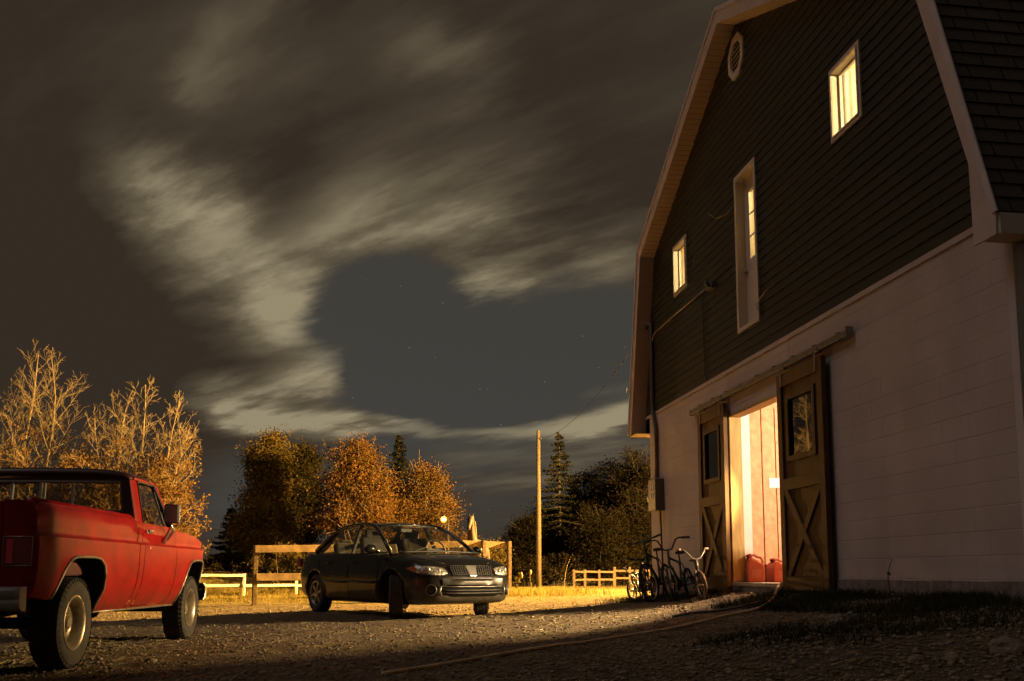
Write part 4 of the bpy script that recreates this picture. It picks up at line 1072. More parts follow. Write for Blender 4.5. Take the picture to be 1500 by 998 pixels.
# cab: back wall round the window, pillars, roof
ZB, ZR = 1.31, 1.745
cabB = [(-.935, ZB), (.935, ZB), (.845, ZR), (-.845, ZR)]
winB = [(-.81, 1.415), (.81, 1.415), (.765, 1.725), (-.765, 1.725)]
m = MB(); m.smooth = False
vs = [(1.44 + (z - ZB) * .08, y, z) for y, z in cabB] + [(1.44 + (z - ZB) * .08, y, z) for y, z in winB]
fs = [(i, (i + 1) % 4, 4 + (i + 1) % 4, 4 + i) for i in range(4)]
m.add(vs, fs); m.b2((1.43, -.93, .6), (1.445, .93, ZB)); m.build('cab_back', M_reddark, truck, solid=.03)
def bar_strip(m, a0, a1, b0, b1): m.quad(a0, a1, b1, b0)
for sg in (-1, 1):
    m = MB()                                                               # rear quarter pillar
    m.add([(1.44, sg * .935, ZB), (1.475, sg * .955, ZB), (1.61, sg * .957, ZB), (1.475, sg * .845, ZR), (1.51, sg * .862, ZR), (1.64, sg * .862, ZR)], [(0, 1, 4, 3), (1, 2, 5, 4)])
    m.add([(1.44, sg * .90, ZB), (1.61, sg * .90, ZB), (1.64, sg * .81, ZR), (1.475, sg * .81, ZR)], [(0, 1, 2, 3)])
    m.build('rear_pillar', M_red, truck, auto=30)
    m = MB(); m.bar((1.60, sg * .958, ZB + .0), (1.633, sg * .866, ZR), .022, .012, up=(0, 1, 0)); m.bar((1.633, sg * .866, ZR - .004), (2.17, sg * .858, ZR - .004), .02, .022); m.bar((2.17, sg * .862, ZR), (2.58, sg * .952, ZB), .03, .02, up=(0, 1, 0)); m.build('window_surround', M_black, truck)
    m = MB(); m.bar((2.20, sg * .845, ZR + .02), (2.67, sg * .93, 1.27), .055, .06, up=(0, 1, 0)); m.build('windscreen_pillar', M_red, truck, bevel=.012)
    m = MB(); m.quad((1.615, sg * .945, ZB), (2.575, sg * .940, ZB), (2.17, sg * .850, ZR - .01), (1.642, sg * .855, ZR - .01)); m.build('side_window', M_glassT, truck)
    m = MB(); m.bar((2.36, sg * .945, ZB), (2.20, sg * .858, ZR - .07), .018, .018, up=(0, 1, 0)); m.build('vent_window_bar', M_chrome, truck)
    m = MB(); m.bar((1.24, sg * .90, 1.315), (1.445, sg * .905, 1.315), .06, .055); m.build('bed_rail_cap', M_alu, truck, bevel=.01)
m = MB(); m.bar((1.427, -.93, 1.318), (1.427, .93, 1.318), .02, .05); m.build('cab_back_trim', M_alu, truck)
m = MB(); m.smooth = True; P = []
for x, dz, kw in ((1.435, -.075, .965), (1.45, -.03, .985), (1.49, -.006, 1), (1.65, 0, 1), (1.9, 0.004, 1), (2.1, -.004, 1), (2.2, -.02, .99), (2.26, -.06, .97)):
    row = []
    for k in range(-12, 13):
        a = k / 12; y = .87 * kw * math.copysign(min(1, abs(a) * 1.0), a); e = max(0, 1 - abs(a) ** 5)
        row.append((x, y, max(ZR - .01, ZR + .015 + (.095 + dz) * e ** .55 + .012 * (1 - a * a) + dz * .2)))
    P.append(row)
m.grid(P); m.build('roof', M_reddark, truck, auto=50, solid=.03)
for sg in (-1, 1):
    m = MB(); m.bar((1.5, sg * .868, ZR + .012), (2.2, sg * .862, ZR + .012), .02, .022); m.build('drip_rail', M_red, truck)
m = MB(); m.tube([(2.05, -.3, ZR + .1), (2.04, -.3, ZR + .17)], .006, 5); m.build('roof_aerial', M_dark, truck)
# rear slider window: frame, bars, panes
def bz(z): return 1.432 + (z - ZB) * .08
m = MB(); c = [(bz(z), y, z) for y, z in [(-.80, 1.43), (-.79, 1.418), (.79, 1.418), (.80, 1.43), (.765, 1.70), (.74, 1.722), (-.74, 1.722), (-.765, 1.70)]]
m.tube(c, .018, 8, closed=True); fr = m.build('rear_window', M_alup, truck)
for y in (-.30, .30, -.018, .022):
    m = MB(); m.bar((bz(1.42), y, 1.42), (bz(1.72), y * .98, 1.72), .022, .021); m.build('slider_bar', M_alup, fr)
m = MB(); m.quad((bz(1.42) + .01, -.79, 1.42), (bz(1.42) + .01, .79, 1.42), (bz(1.72) + .01, .75, 1.72), (bz(1.72) + .01, -.75, 1.72)); m.build('pane', M_glassT, fr)
m = MB(); m.quad((2.68, -.88, 1.28), (2.68, .88, 1.28), (2.24, .80, ZR + .03), (2.24, -.80, ZR + .03)); m.build('windscreen', M_glassT, truck)
# interior
m = MB(); m.b2((1.46, -.90, .6), (2.7, .90, .62)); m.build('cab_floor', M_dark, truck)
m = MB(); m.box((1.62, 0, 1.12), (.16, 1.5, .62), Matrix.Rotation(R(-10), 3, 'Y')); m.build('seat_back', M_vinylseat, truck, bevel=.04, seg=3); m = MB(); m.box((1.9, 0, .86), (.6, 1.5, .16)); m.build('bench_seat', M_vinylseat, truck, bevel=.04, seg=3)
m = MB(); m.b2((2.52, -.88, 1.0), (2.72, .88, 1.26)); m.build('dashboard', M_vinylseat, truck, bevel=.03)
m = MB(); Mx = Matrix.Translation((2.32, .38, 1.24)) @ Matrix.Rotation(R(-62), 4, 'Y'); m.tube([Mx @ Vector((.2 * math.cos(a), .2 * math.sin(a), 0)) for a in np.linspace(0, 2 * PI, 24, endpoint=False)], .014, 6, closed=True); m.tube([Mx @ Vector((0, 0, 0)), (2.6, .38, 1.06)], .02, 6); m.bar(Mx @ Vector((-.2, 0, 0)), Mx @ Vector((.2, 0, 0)), .03, .02); m.build('steering_wheel', M_black, truck)
# hood, grille, bumper
m = MB(); m.smooth = True; P = []
for x in (2.69, 2.9, 3.2, 3.5, 3.7, 3.9, 4.0, 4.06):
    t = topF(x); w_ = hw(t) * xtap(x); P.append([(x, a * w_, t + .022 * (1 - abs(a) ** 3)) for a in np.linspace(-1, 1, 13)])
m.grid(P); m.build('hood', M_red, truck)
m = MB(); m.b2((4.03, -.86, .62), (4.055, .86, 1.04)); gr = m.build('grille', M_dark, truck)
for k in range(6):
    m = MB(); m.b2((4.056, -.55, .70 + k * .055), (4.075, .55, .715 + k * .055)); m.build('grille_bar', M_chrome, gr)
for sg in (-1, 1):
    m = MB(); m.b2((4.056, sg * .60, .78), (4.08, sg * .84, .98)); m.build('headlight', M_lens, truck, bevel=.01)
m = MB(); m.smooth = True; pr = [(4.06, .48), (4.14, .49), (4.19, .53), (4.2, .58), (4.19, .63), (4.14, .665), (4.06, .67)]
m.grid([[(x - 4.0 * 0 - b, y, z) for x, z in pr] for y, b in ((-.985, .20), (-.97, .12), (-.92, .05), (-.6, 0), (0, 0), (.6, 0), (.92, .05), (.97, .12), (.985, .20))]); m.build('front_bumper', M_chrome, truck, solid=.02)
# frame and drivetrain seen under the body
m = MB(); m.b2((-.8, -.48, .50), (4.0, -.40, .62)); m.b2((-.8, .40, .50), (4.0, .48, .62)); m.tube([(0, -.75, .385), (0, .75, .385)], .05, 10); m.ball((0, .0, .385), .15, 12, 8); m.tube([(3.55, -.75, .385), (3.55, .75, .385)], .045, 10); m.ball((3.55, .25, .385), .13, 12, 8); m.tube([(0, 0, .4), (2.0, 0, .5)], .04, 8); m.b2((1.6, -.3, .42), (3.2, .3, .7)); m.b2((.75, -.72, .44), (1.35, -.5, .72))
m.tube([(2.2, -.55, .46), (.9, -.6, .42), (.62, -.72, .42)], .03, 8)
m.build('chassis', M_well, truck)
for sg in (-1, 1):
    wheel('wheel', truck, (0, sg * .825, .385), .385, .235, .215, 'steel', outward=sg)
    wheel('wheel', truck, (3.55, sg * .825, .385), .385, .235, .215, 'steel', outward=sg)
# ================================================================= sedan (local x forward, origin under the front axle)
M_carp = mat('black_car_paint', (.010, .0095, .009), .25, var=.15, vs=3, coat=.35, spec=.35, dirt=((.06, .05, .035), .15, .6))
M_carglass = glass('car_glass', (.8, .81, .78), .05)
M_cartrim = mat('black_plastic', (.018, .017, .016), .5, var=.15, vs=9)
M_intake = mat('dark_intake', (.006, .006, .006), .8, spec=.1)
M_seat = mat('grey_seat_cloth', (.06, .055, .05), .85, var=.2, vs=12)
car = empty('parked_car', (-1.065, 14.255, .17), R(-54), 'black four door sedan with front wheels turned, parked before the board fence', 'car')
# lower body: cross sections; each row = (y, z) from underside centre to the top centre
ST = [  # x, half width, underside z, sill z, belt z, top z, shoulder inset
 (-3.46, .50, .36, .42, .80, .86, .06), (-3.43, .64, .30, .38, .85, .91, .06), (-3.36, .74, .26, .34, .89, .95, .07), (-3.2, .80, .23, .30, .92, .985, .09), (-3.0, .835, .21, .27, .93, .995, .10),
 (-2.75, .85, .19, .25, .935, .985, .10), (-2.5, .855, .18, .24, .93, .965, .10), (-2.1, .858, .18, .24, .925, .955, .08), (-1.5, .858, .18, .24, .92, .945, .07), (-1.0, .855, .18, .24, .91, .935, .08), (-.6, .852, .18, .24, .90, .935, .10),
 (-.3, .848, .18, .24, .885, .945, .14), (0, .845, .18, .25, .86, .925, .16), (.3, .83, .18, .25, .82, .885, .17), (.5, .81, .19, .25, .79, .85, .18), (.62, .775, .20, .26, .76, .815, .19), (.72, .72, .21, .27, .72, .77, .19), (.80, .645, .22, .29, .66, .70, .17), (.86, .55, .25, .32, .58, .62, .14), (.895, .42, .29, .36, .50, .54, .10)]
def section(s):
    x, w_, zu, zs, zb, zt, ins = s
    return [(x, 0, zu), (x, w_ * .55, zu), (x, w_ * .88, zu + .005), (x, w_ * .955, zs), (x, w_ * .985, zs + (zb - zs) * .22), (x, w_, zs + (zb - zs) * .48), (x, w_ * .993, zs + (zb - zs) * .62), (x, w_ * .985, zs + (zb - zs) * .66), (x, w_ * .97, zs + (zb - zs) * .84), (x, w_ * .94, zb - .015), (x, w_ - ins * .75, zb + (zt - zb) * .35), (x, w_ - ins * 1.5, zb + (zt - zb) * .68), (x, w_ * .35, zt - .004), (x, 0, zt)]
m = MB(); m.smooth = True
secs = []
for s in ST:
    h_ = section(s); secs.append(h_ + [(p[0], -p[1], p[2]) for p in h_[-2:0:-1]])
n_ = len(secs[0]); vs = [p for s in secs for p in s]
fs = [(i * n_ + j, i * n_ + (j + 1) % n_, (i + 1) * n_ + (j + 1) % n_, (i + 1) * n_ + j) for i in range(len(secs) - 1) for j in range(n_)]
fs += [tuple(range(n_ - 1, -1, -1)), tuple((len(secs) - 1) * n_ + k for k in range(n_))]
m.add(vs, fs)
m.cur = 0
body = m.build('body', [M_carp, M_well], car, weld=True, auto=38, subsurf=1)
cut = MB()
for x in (0, -2.535):
    for sg in (-1, 1):
        cut.lathe([(.355, -.27), (.36, 0), (.36, .3)], 40, Matrix.Translation((x, sg * .82, .325)) @ Matrix.Rotation(-sg * PI / 2, 4, 'X'), cap=True)
co = cut.build('arch_cutter', M_well, None, weld=False, auto=30)
co.matrix_world = car.matrix_world
# place the cutter through the same transform as the body
co.location = car.location; co.rotation_euler = car.rotation_euler
md = body.modifiers.new('bool', 'BOOLEAN'); md.operation = 'DIFFERENCE'; md.object = co; md.solver = 'EXACT'
try: md.material_mode = 'TRANSFER'
except Exception: pass
bpy.context.view_layer.update()
apply_mods(body); bpy.data.objects.remove(co, do_unlink=True)
from mathutils.bvhtree import BVHTree
_bm = bmesh.new(); _bm.from_mesh(body.data); BVH = BVHTree.FromBMesh(_bm); _bm.free()
M_hlcover = glass('headlamp_cover', (.95, .95, .93), .05); M_hlrefl = mat('faceted_reflector', (.75, .70, .62), .25, metal=.55, var=.65, vs=30, bump=1.0, bs=26)
# greenhouse
RAIL = [(-.18, .735, .93), (-.45, .685, 1.10), (-.72, .63, 1.255), (-.95, .585, 1.345), (-1.2, .565, 1.385), (-1.6, .56, 1.395), (-2.0, .56, 1.375), (-2.3, .575, 1.30), (-2.6, .61, 1.15), (-2.86, .655, .99)]
def rail(t):
    k = t * (len(RAIL) - 1); i = min(int(k), len(RAIL) - 2); return Vector(RAIL[i]).lerp(Vector(RAIL[i + 1]), k - i)
m = MB(); m.smooth = True; P = []
for (x, y, z) in [RAIL[3], (-1.05, .575, 1.368), RAIL[4], (-1.4, .56, 1.393), RAIL[5], (-1.8, .56, 1.39), RAIL[6], (-2.15, .567, 1.34)]:
    P.append([(x + .05 * (1 - a * a) * (1 if x > -1.3 else (-1 if x < -1.9 else 0)), y * a, z + .038 * (1 - a * a)) for a in np.linspace(-1, 1, 11)])
m.grid(P); m.build('roof', M_carp, car, solid=.025)
for sg in (-1, 1):
    m = MB(); m.tube([(x, sg * y, z) for x, y, z in RAIL], [.032, .03, .028, .03, .03, .03, .03, .035, .045, .055], 8); m.build('roof_pillar', M_carp, car)
    m = MB(); m.add([(x, sg * y, z) for x, y, z in ((-2.26, .585, 1.30), (-2.5, .60, 1.19), (-2.72, .635, 1.06), (-2.86, .66, .97), (-2.62, .72, .95), (-2.38, .70, 1.06))], [(0, 1, 2, 3, 4, 5)]); m.build('rear_quarter_pillar', M_carp, car, solid=.03)
    m = MB(); m.bar((-1.33, sg * .775, .92), (-1.42, sg * .572, 1.38), .07, .03, up=(0, 1, 0)); m.build('door_pillar', M_cartrim, car)
    g1 = [(-.24, .745, .93), (-.5, .69, 1.10), (-.75, .635, 1.25), (-.97, .59, 1.34), (-1.2, .572, 1.375), (-1.4, .568, 1.382), (-1.33, .77, .925)]
    g2 = [(-1.34, .77, .925), (-1.43, .568, 1.38), (-1.7, .566, 1.378), (-2.0, .57, 1.35), (-2.25, .59, 1.27), (-2.42, .685, 1.06), (-2.5, .73, .945)]
    for g in (g1, g2):
        m = MB(); m.add([(x, sg * y, z) for x, y, z in g], [tuple(range(len(g)))]); m.build('side_window', M_carglass, car)
    m = MB(); m.tube([(-.24, sg * .765, .93), (-1.3, sg * .785, .925), (-2.5, sg * .765, .945)], .012, 6); m.build('window_sill_trim', M_cartrim, car)
    # mirror
    m = MB(); m.ball((-.42, sg * .94, .985), .1, 12, 8, (.55, 1.0, .68)); m.tube([(-.42, sg * .80, .95), (-.42, sg * .9, .97)], .028, 8); m.build('door_mirror', M_carp, car)
    # side mouldings, door seams, handles
    for a, b_ in ((-.46, -1.30), (-1.37, -2.13)):
        m = MB(); m.tube([(a, sg * .862, .50), ((a + b_) / 2, sg * .866, .505), (b_, sg * .866, .51)], .019, 6)
        m.build('side_moulding', M_cartrim, car)
    for pts in ([(-.40, .89), (-.41, .70), (-.38, .5), (-.40, .27)], [(-1.33, .91), (-1.335, .6), (-1.33, .27)], [(-2.46, .92), (-2.42, .75), (-2.28, .6), (-2.18, .5), (-2.12, .3)]):
        def yy_(x, z): return .862 * (1 - .045 * max(0, (z - .62) / .3) ** 1.5) if z > .4 else .862 * (.985 - .02 * (.4 - z) / .15)
        m = MB(); m.tube([(x, sg * (yy_(x, z) - .004), z) for x, z in pts], .005, 4); m.build('door_seam', M_cartrim, car)
    for x in (-1.18, -2.05):
        m = MB(); m.bar((x - .08, sg * .856, .80), (x + .08, sg * .856, .80), .028, .022); m.build('door_handle', M_carp, car, bevel=.005)
    # headlamp: laid on the curved corner of the body
    ph = R(30); nrm = Vector((math.cos(ph), sg * math.sin(ph), 0)); aw = Vector((-math.sin(ph), sg * math.cos(ph), 0))
    def onbody(w_, z_, lift):
        o_ = aw * w_ + Vector((0, 0, z_)) + nrm * 3
        h_ = BVH.ray_cast(o_, -nrm)
        return (h_[0] if h_[0] is not None else aw * w_ + Vector((0, 0, z_)) + nrm * .6) + nrm * lift
    top = lin([(-.07, .655), (-.04, .70), (.08, .722), (.25, .738), (.40, .738), (.50, .705)]); bot = lin([(-.07, .625), (-.03, .603), (.1, .60), (.28, .615), (.42, .655), (.50, .695)])
    def lens(w0, w1, lift, n_=16, m_=6):
        q = MB(); q.smooth = True
        q.grid([[onbody(w_, bot(w_) + (top(w_) - bot(w_)) * k / m_, lift + .010 * math.sin(PI * min(1, max(0, k / m_)))) for k in range(m_ + 1)] for w_ in np.linspace(w0, w1, n_)]); return q
    hl = lens(-.07, .50, .012).build('headlight', M_hlcover, car)
    lens(-.065, .36, .002).build('reflector_bowl', M_hlrefl, hl); lens(.36, .495, .004).build('turn_signal', M_amber, hl)
    q = MB()
    for w_, z_, r_ in ((.04, .66, .036), (.19, .675, .045)): q.ball(tuple(onbody(w_, z_, -.005)), r_, 12, 8, (.6, .6, 1))
    q.build('lamp_projector', M_chrome, hl)
    q = MB(); q.tube([onbody(w_, bot(w_), .008) for w_ in np.linspace(-.07, .5, 14)] + [onbody(w_, top(w_), .008) for w_ in np.linspace(.5, -.07, 14)], .006, 4, closed=True); q.build('headlight_rim', M_cartrim, hl)
    # fog lamp recess
    q = MB(); q.smooth = True; Mx = Matrix.Translation((.80, sg * .63, .40)) @ Matrix.Rotation(sg * R(48), 4, 'Z') @ Matrix.Rotation(R(90), 4, 'Y')
    q.lathe([(.075, -.02), (.08, .012), (.068, .02), (.060, .005), (.05, -.02), (0, -.022)], 20, Mx); q.build('fog_lamp_recess', M_cartrim, car)
    q = MB(); q.tube([Mx @ Vector((.074 * math.cos(a), .074 * math.sin(a), .018)) for a in np.linspace(0, 2 * PI, 20, endpoint=False)], .006, 5, closed=True); q.build('fog_lamp_ring', M_alloy, car)
    # tail lamp
    q = MB(); q.box((-3.36, sg * .70, .80), (.16, .14, .17)); q.build('tail_lamp', M_tail, car, bevel=.03)
# windscreen and rear window
m = MB(); m.smooth = True
def patch(rl, topl, bulge_b, bulge_t):
    P = []
    for (x, y, z), b in zip(rl, np.linspace(bulge_b, bulge_t, len(rl))):
        P.append([(x + b * (1 - a * a), y * a, z + .01 * (1 - a * a)) for a in np.linspace(-1, 1, 11)])
    return P
m.grid(patch(RAIL[:4], 0, .22, .06)); m.build('windscreen', M_carglass, car)
m = MB(); m.smooth = True; m.grid(patch([(-2.15, .567, 1.34)] + RAIL[7:], 0, -.05, -.16)); m.build('rear_window', M_carglass, car)
m = MB(); m.tube([(.03 - .05 * abs(a), .70 * a, .955 - .02 * abs(a)) for a in np.linspace(-1, 1, 9)], .016, 6); m.build('cowl', M_cartrim, car)
for a, b_ in (((.02, .1, .955), (-.26, .55, 1.045)), ((.02, -.45, .955), (-.24, .05, 1.06))):
    m = MB(); m.bar(a, b_, .014, .012); m.build('wiper', M_cartrim, car)
# hood seam lines and grille
for sg in (-1, 1):
    m = MB(); m.tube([(-.2, sg * .66, .925), (.1, sg * .655, .90), (.4, sg * .62, .845), (.6, sg * .5, .80), (.70, sg * .36, .765)], .004, 4)
    m.build('hood_seam', M_cartrim, car)
def nose(y, z):                                  # front surface of the nose at (y, z)
    xs = []
    for s in ST[12:]:
        xs.append((s[0], s))
    best = .72
    for x in np.linspace(.4, .92, 105):
        k = [float(np.interp(x, [s[0] for s in ST], [s[i] for s in ST])) for i in range(7)]
        if abs(y) < k[1] * (.98 if z < k[4] else .75) and k[2] < z < k[5]: best = x
    return best
m = MB(); zt, zb_ = .735, .60
for k in range(19):
    y0 = -.34 + k * .0378
    m.bar((nose(y0, zb_) + .012, y0 * .94, zb_), (nose(y0, zt - .03) + .016, y0, zt), .010, .014, up=(1, 0, 0))
for k in range(6):
    z_ = zb_ + .01 + k * .025; pts = [(nose(y, z_) + .012, y, z_) for y in np.linspace(-.34, .34, 9)]; m.tube(pts, .0055, 4)
gri = m.build('grille', M_cartrim, car)
m = MB(); a0, a1 = nose(0, .60) + .035, nose(0, .72) + .035
m.add([(a0, -.055, .592), (a0, .055, .592), (a1, .095, .742), (a1, -.095, .742), (a0 - .03, -.055, .592), (a0 - .03, .055, .592), (a1 - .04, .095, .742), (a1 - .04, -.095, .742)], [(0, 1, 2, 3), (7, 6, 5, 4), (0, 4, 5, 1), (3, 2, 6, 7), (0, 3, 7, 4), (1, 5, 6, 2)]); m.build('grille_plate', mat('satin_chrome', (.55, .53, .5), .32, metal=.9, var=.1, vs=6), gri, bevel=.006)
# bumper: lower intake with bars and chrome ends, plate pad
m = MB(); m.smooth = True
P = []
for z_, dx in ((.31, -.02), (.33, .005), (.43, .012), (.46, .0)):
    P.append([(nose(y, z_) + dx - .012 * (abs(y) / .5) ** 2, y, z_) for y in np.linspace(-.52, .52, 13)])
m.grid(P); li_ = m.build('lower_intake', M_intake, car)
for z_ in (.355, .395):
    m = MB(); m.tube([(nose(y, z_) + .014, y, z_) for y in np.linspace(-.50, .50, 13)], .010, 6); m.build('intake_slat', M_cartrim, li_)
m = MB()
for z_ in (.445,): m.tube([(nose(y, z_) + .016, y, z_) for y in np.linspace(-.50, .50, 13)], .0045, 6)
for sg in (-1, 1): m.tube([(nose(sg * .52, .45) + .022, sg * .525, .455), (nose(sg * .545, .39) + .022, sg * .54, .39), (nose(sg * .52, .325) + .022, sg * .52, .325)], .013, 6)
m.build('intake_bar', M_alloy, car)
m = MB(); 
P = [[(nose(y, z_) + .016, y, z_) for y in np.linspace(-.50, .50, 13)] for z_ in (.475, .50, .53, .555)]
m.smooth = True; m.grid(P); m.build('bumper_pad', M_carp, car)
# cabin
def cushion(name, c, s, tilt):
    m = MB(); m.box(c, s, Matrix.Rotation(R(tilt), 3, 'Y')); m.build(name, M_seat, car, bevel=.035, seg=3)
for sg in (-1, 1):
    cushion('car_seat', (-1.38, sg * .36, .98), (.14, .46, .42), -14); cushion('headrest', (-1.47, sg * .36, 1.24), (.08, .25, .17), 0); cushion('headrest', (-2.44, sg * .34, 1.13), (.08, .22, .1), 0)
cushion('rear_seat', (-2.35, 0, .98), (.14, 1.15, .3), -20)
m = MB(); m.tube([(-.72 - .06 * math.cos(a), .36 + .17 * math.sin(a), 1.0 + .15 * math.cos(a)) for a in np.linspace(0, 2 * PI, 20, endpoint=False)], .013, 6, closed=True); m.bar((-.72, .2, 1.0), (-.72, .52, 1.0), .03, .03); m.build('steering_wheel', M_cartrim, car)
m = MB(); m.box((-1.02, 0, 1.30), (.02, .2, .06)); m.build('rear_view_mirror', M_cartrim, car, bevel=.008)
ST_ = R(-26)
for sg in (-1, 1):
    wheel('wheel', car, (0, sg * .735, .305), .305, .195, .195, 'alloy', outward=sg, steer=-R(29))
    wheel('wheel', car, (-2.535, sg * .735, .305), .305, .195, .195, 'alloy', outward=sg)
# ================================================================= yard light
M_lampglow = emis('sodium_lamp_glow', (1, .50, .13), 30000)
M_wood = mat('weathered_board', (.22, .145, .07), .85, var=.35, vs=4, stretch=(1, 1, 5), bump=.3, bs=40)
M_woodd = mat('grey_brown_rail', (.09, .058, .03), .85, var=.3, vs=4)
M_woodx = mat('lit_pale_rail', (.52, .36, .18), .85, var=.35, vs=4, bump=.3, bs=30)  # paler than the posts; light on the rails is put into this colour
M_wwhite = mat('whitewashed_board', (.80, .73, .58), .8, var=.2, vs=5, bump=.2, bs=30)
M_pole = mat('bare_utility_pole', (.095, .067, .034), .85, var=.35, vs=5, stretch=(3, 3, .3), bump=.4, bs=20)
lp = at(650, 761, 34.0); lg = gz(lp.x, lp.y)
yl = empty('yard_light', (lp.x, lp.y, lg), 0, 'lit orange yard light on a low post between the maples and the black sedan', 'lamp')
m = MB(); m.tube([(.0, 2.4, -.1), (.0, 2.4, lp.z - lg - .02)], .04, 8); m.build('post', M_dark, yl)
m = MB(); m.tube([(.0, 2.4, lp.z - lg - .1), (0, 2.3, lp.z - lg + .08), (0, 2.0, lp.z - lg + .14), (0, .02, lp.z - lg + .15)], .014, 8); m.lathe([(.015, .155), (.03, .15), (.045, .10), (.04, .075)], 16, Matrix.Translation((0, 0, lp.z - lg))); m.build('bracket', M_dark, yl)
m = MB(); m.ball((0, 0, lp.z - lg), .035, 12, 8); m.build('lamp_core', M_lampglow, yl)
M_amberglobe = bpy.data.materials.new('glowing_amber_globe'); N, L = nt(M_amberglobe); N.remove(N['Principled BSDF'])
t_ = N.new('ShaderNodeBsdfTransparent'); e_ = N.new('ShaderNodeEmission'); e_.inputs['Color'].default_value = (1, .34, .035, 1); e_.inputs['Strength'].default_value = 2.0; a_ = N.new('ShaderNodeAddShader')
L.new(t_.outputs[0], a_.inputs[0]); L.new(e_.outputs[0], a_.inputs[1]); L.new(a_.outputs[0], N['Material Output'].inputs['Surface'])
m = MB(); m.ball((0, 0, lp.z - lg), .11, 16, 10); m.build('lamp_globe', M_amberglobe, yl)
M_wire = mat('black_wire', (.006, .006, .006), .9, spec=.1)

y2 = empty('yard_light', (16.0, 29.0, gz(16, 29)), 0, 'tall orange yard light standing out of view behind the barn', 'lamp')
M_lampglow2 = emis('bright_sodium_glow', (1, .56, .14), 420000)
m = MB(); m.tube([(.5, 0, -.2), (.5, 0, 7.3)], .07, 8); m.build('post', M_wood, y2)
m = MB(); m.tube([(.5, 0, 6.9), (.3, 0, 7.1), (0, 0, 7.1)], .025, 8); m.lathe([(.02, 7.1), (.16, 7.07), (.2, 7.03)], 16); m.build('bracket', M_dark, y2)
m = MB(); m.ball((0, 0, 6.9), .12, 12, 8); m.build('lamp_globe', M_lampglow2, y2)

# ================================================================= fences
def board_fence():
    fx = empty('board_fence', (-5.34, 20.0, 0), 0, 'dark two rail board fence with square posts right behind the black sedan', 'fence')
    a = Vector((-5.34, 20.0)); b_ = Vector((-.07, 23.0)); d = (b_ - a); L_ = d.length; d.normalize(); nn = Vector((-d.y, d.x))
    ts = [0, .43, .80, .886, 1.0]; tops = [1.38, 1.42, 1.57, 1.57, 1.56]
    for t, tp in zip(ts, tops):
        p = a + d * (L_ * t); g = gz(p.x, p.y); m = MB(); q = p - a
        m.box((q.x, q.y, (tp + g - .2) / 2), (.09, .09, tp - g + .2), math.atan2(d.y, d.x) + random.uniform(-.05, .05)); m.build('post', M_wood, fx, bevel=.006)
    def rail(t0, t1, z0, z1, h=.15, side=-1):
        p0 = d * (L_ * t0) + nn * (side * .062); p1 = d * (L_ * t1) + nn * (side * .062)
        m = MB(); n_ = 6; m.bar((p0.x, p0.y, z0), (p1.x, p1.y, z1), .035, h); m.build('rail', M_woodx, fx, bevel=.005)
    rail(-.005, .43, 1.30, 1.36); rail(.432, .80, 1.36, 1.485); rail(.80, .999, 1.487, 1.47, side=1)
    rail(.002, .43, .72, .74); rail(.432, .80, .74, .9)
    return fx
board_fence()
def rail_fence(name, pts, hz, label, mt, wpost=.09, th=.1):
    p0 = Vector(pts[0][:2]); fx = empty(name, (p0.x, p0.y, 0), 0, label, 'fence')
    gs = [gz(*p[:2]) for p in pts]
    for (p, g) in zip(pts, gs):
        m = MB(); m.box((p[0] - p0.x, p[1] - p0.y, g + hz[0] / 2 - .1), (wpost, wpost, hz[0] + .2), random.uniform(-.1, .1)); m.build('post', mt, fx, bevel=.006)
    for i in range(len(pts) - 1):
        a, b_ = pts[i], pts[i + 1]
        for z_ in hz[1:]:
            m = MB(); m.bar((a[0] - p0.x, a[1] - p0.y - .065, gs[i] + z_ + random.uniform(-.02, .02)), (b_[0] - p0.x, b_[1] - p0.y - .065, gs[i + 1] + z_ + random.uniform(-.02, .02)), .03, th); m.build('rail', mt, fx, bevel=.004)
    return fx
wf = [at(180, 838, 35.6), at(270, 841, 36.5), at(358, 843, 37.4), at(434, 860, 38.2), at(505, 862, 39.0)]
rail_fence('rail_fence', [(p.x, p.y) for p in wf[:3]], (.86, .80, .40), 'brightly lit whitewashed two rail fence beside the pickup nose', M_wwhite)
rail_fence('low_rail_fence', [(wf[2].x + .02, wf[2].y - .14), (wf[3].x, wf[3].y), (wf[4].x, wf[4].y)], (.56, .38), 'low single rail whitewashed fence seen under the board fence', M_wwhite)
ff = [at(841, 860, 43), at(857, 860, 43.3), at(878, 860, 43.6), at(900, 860, 44), at(925, 860, 44.4), at(955, 860, 44.6)]
rail_fence('pasture_fence', [(p.x, p.y) for p in ff[:4]], (.82, .72, .36), 'small weathered pasture fence in the distance left of the bicycles', M_woodd, .11, .09)
rail_fence('pasture_fence', [(ff[3].x + .1, ff[3].y + .8), (ff[4].x, ff[4].y + .6), (ff[5].x, ff[5].y + .5)], (.95, .78, .45), 'distant pasture fence partly hidden behind the bicycle handlebars', M_woodd, .11, .09)

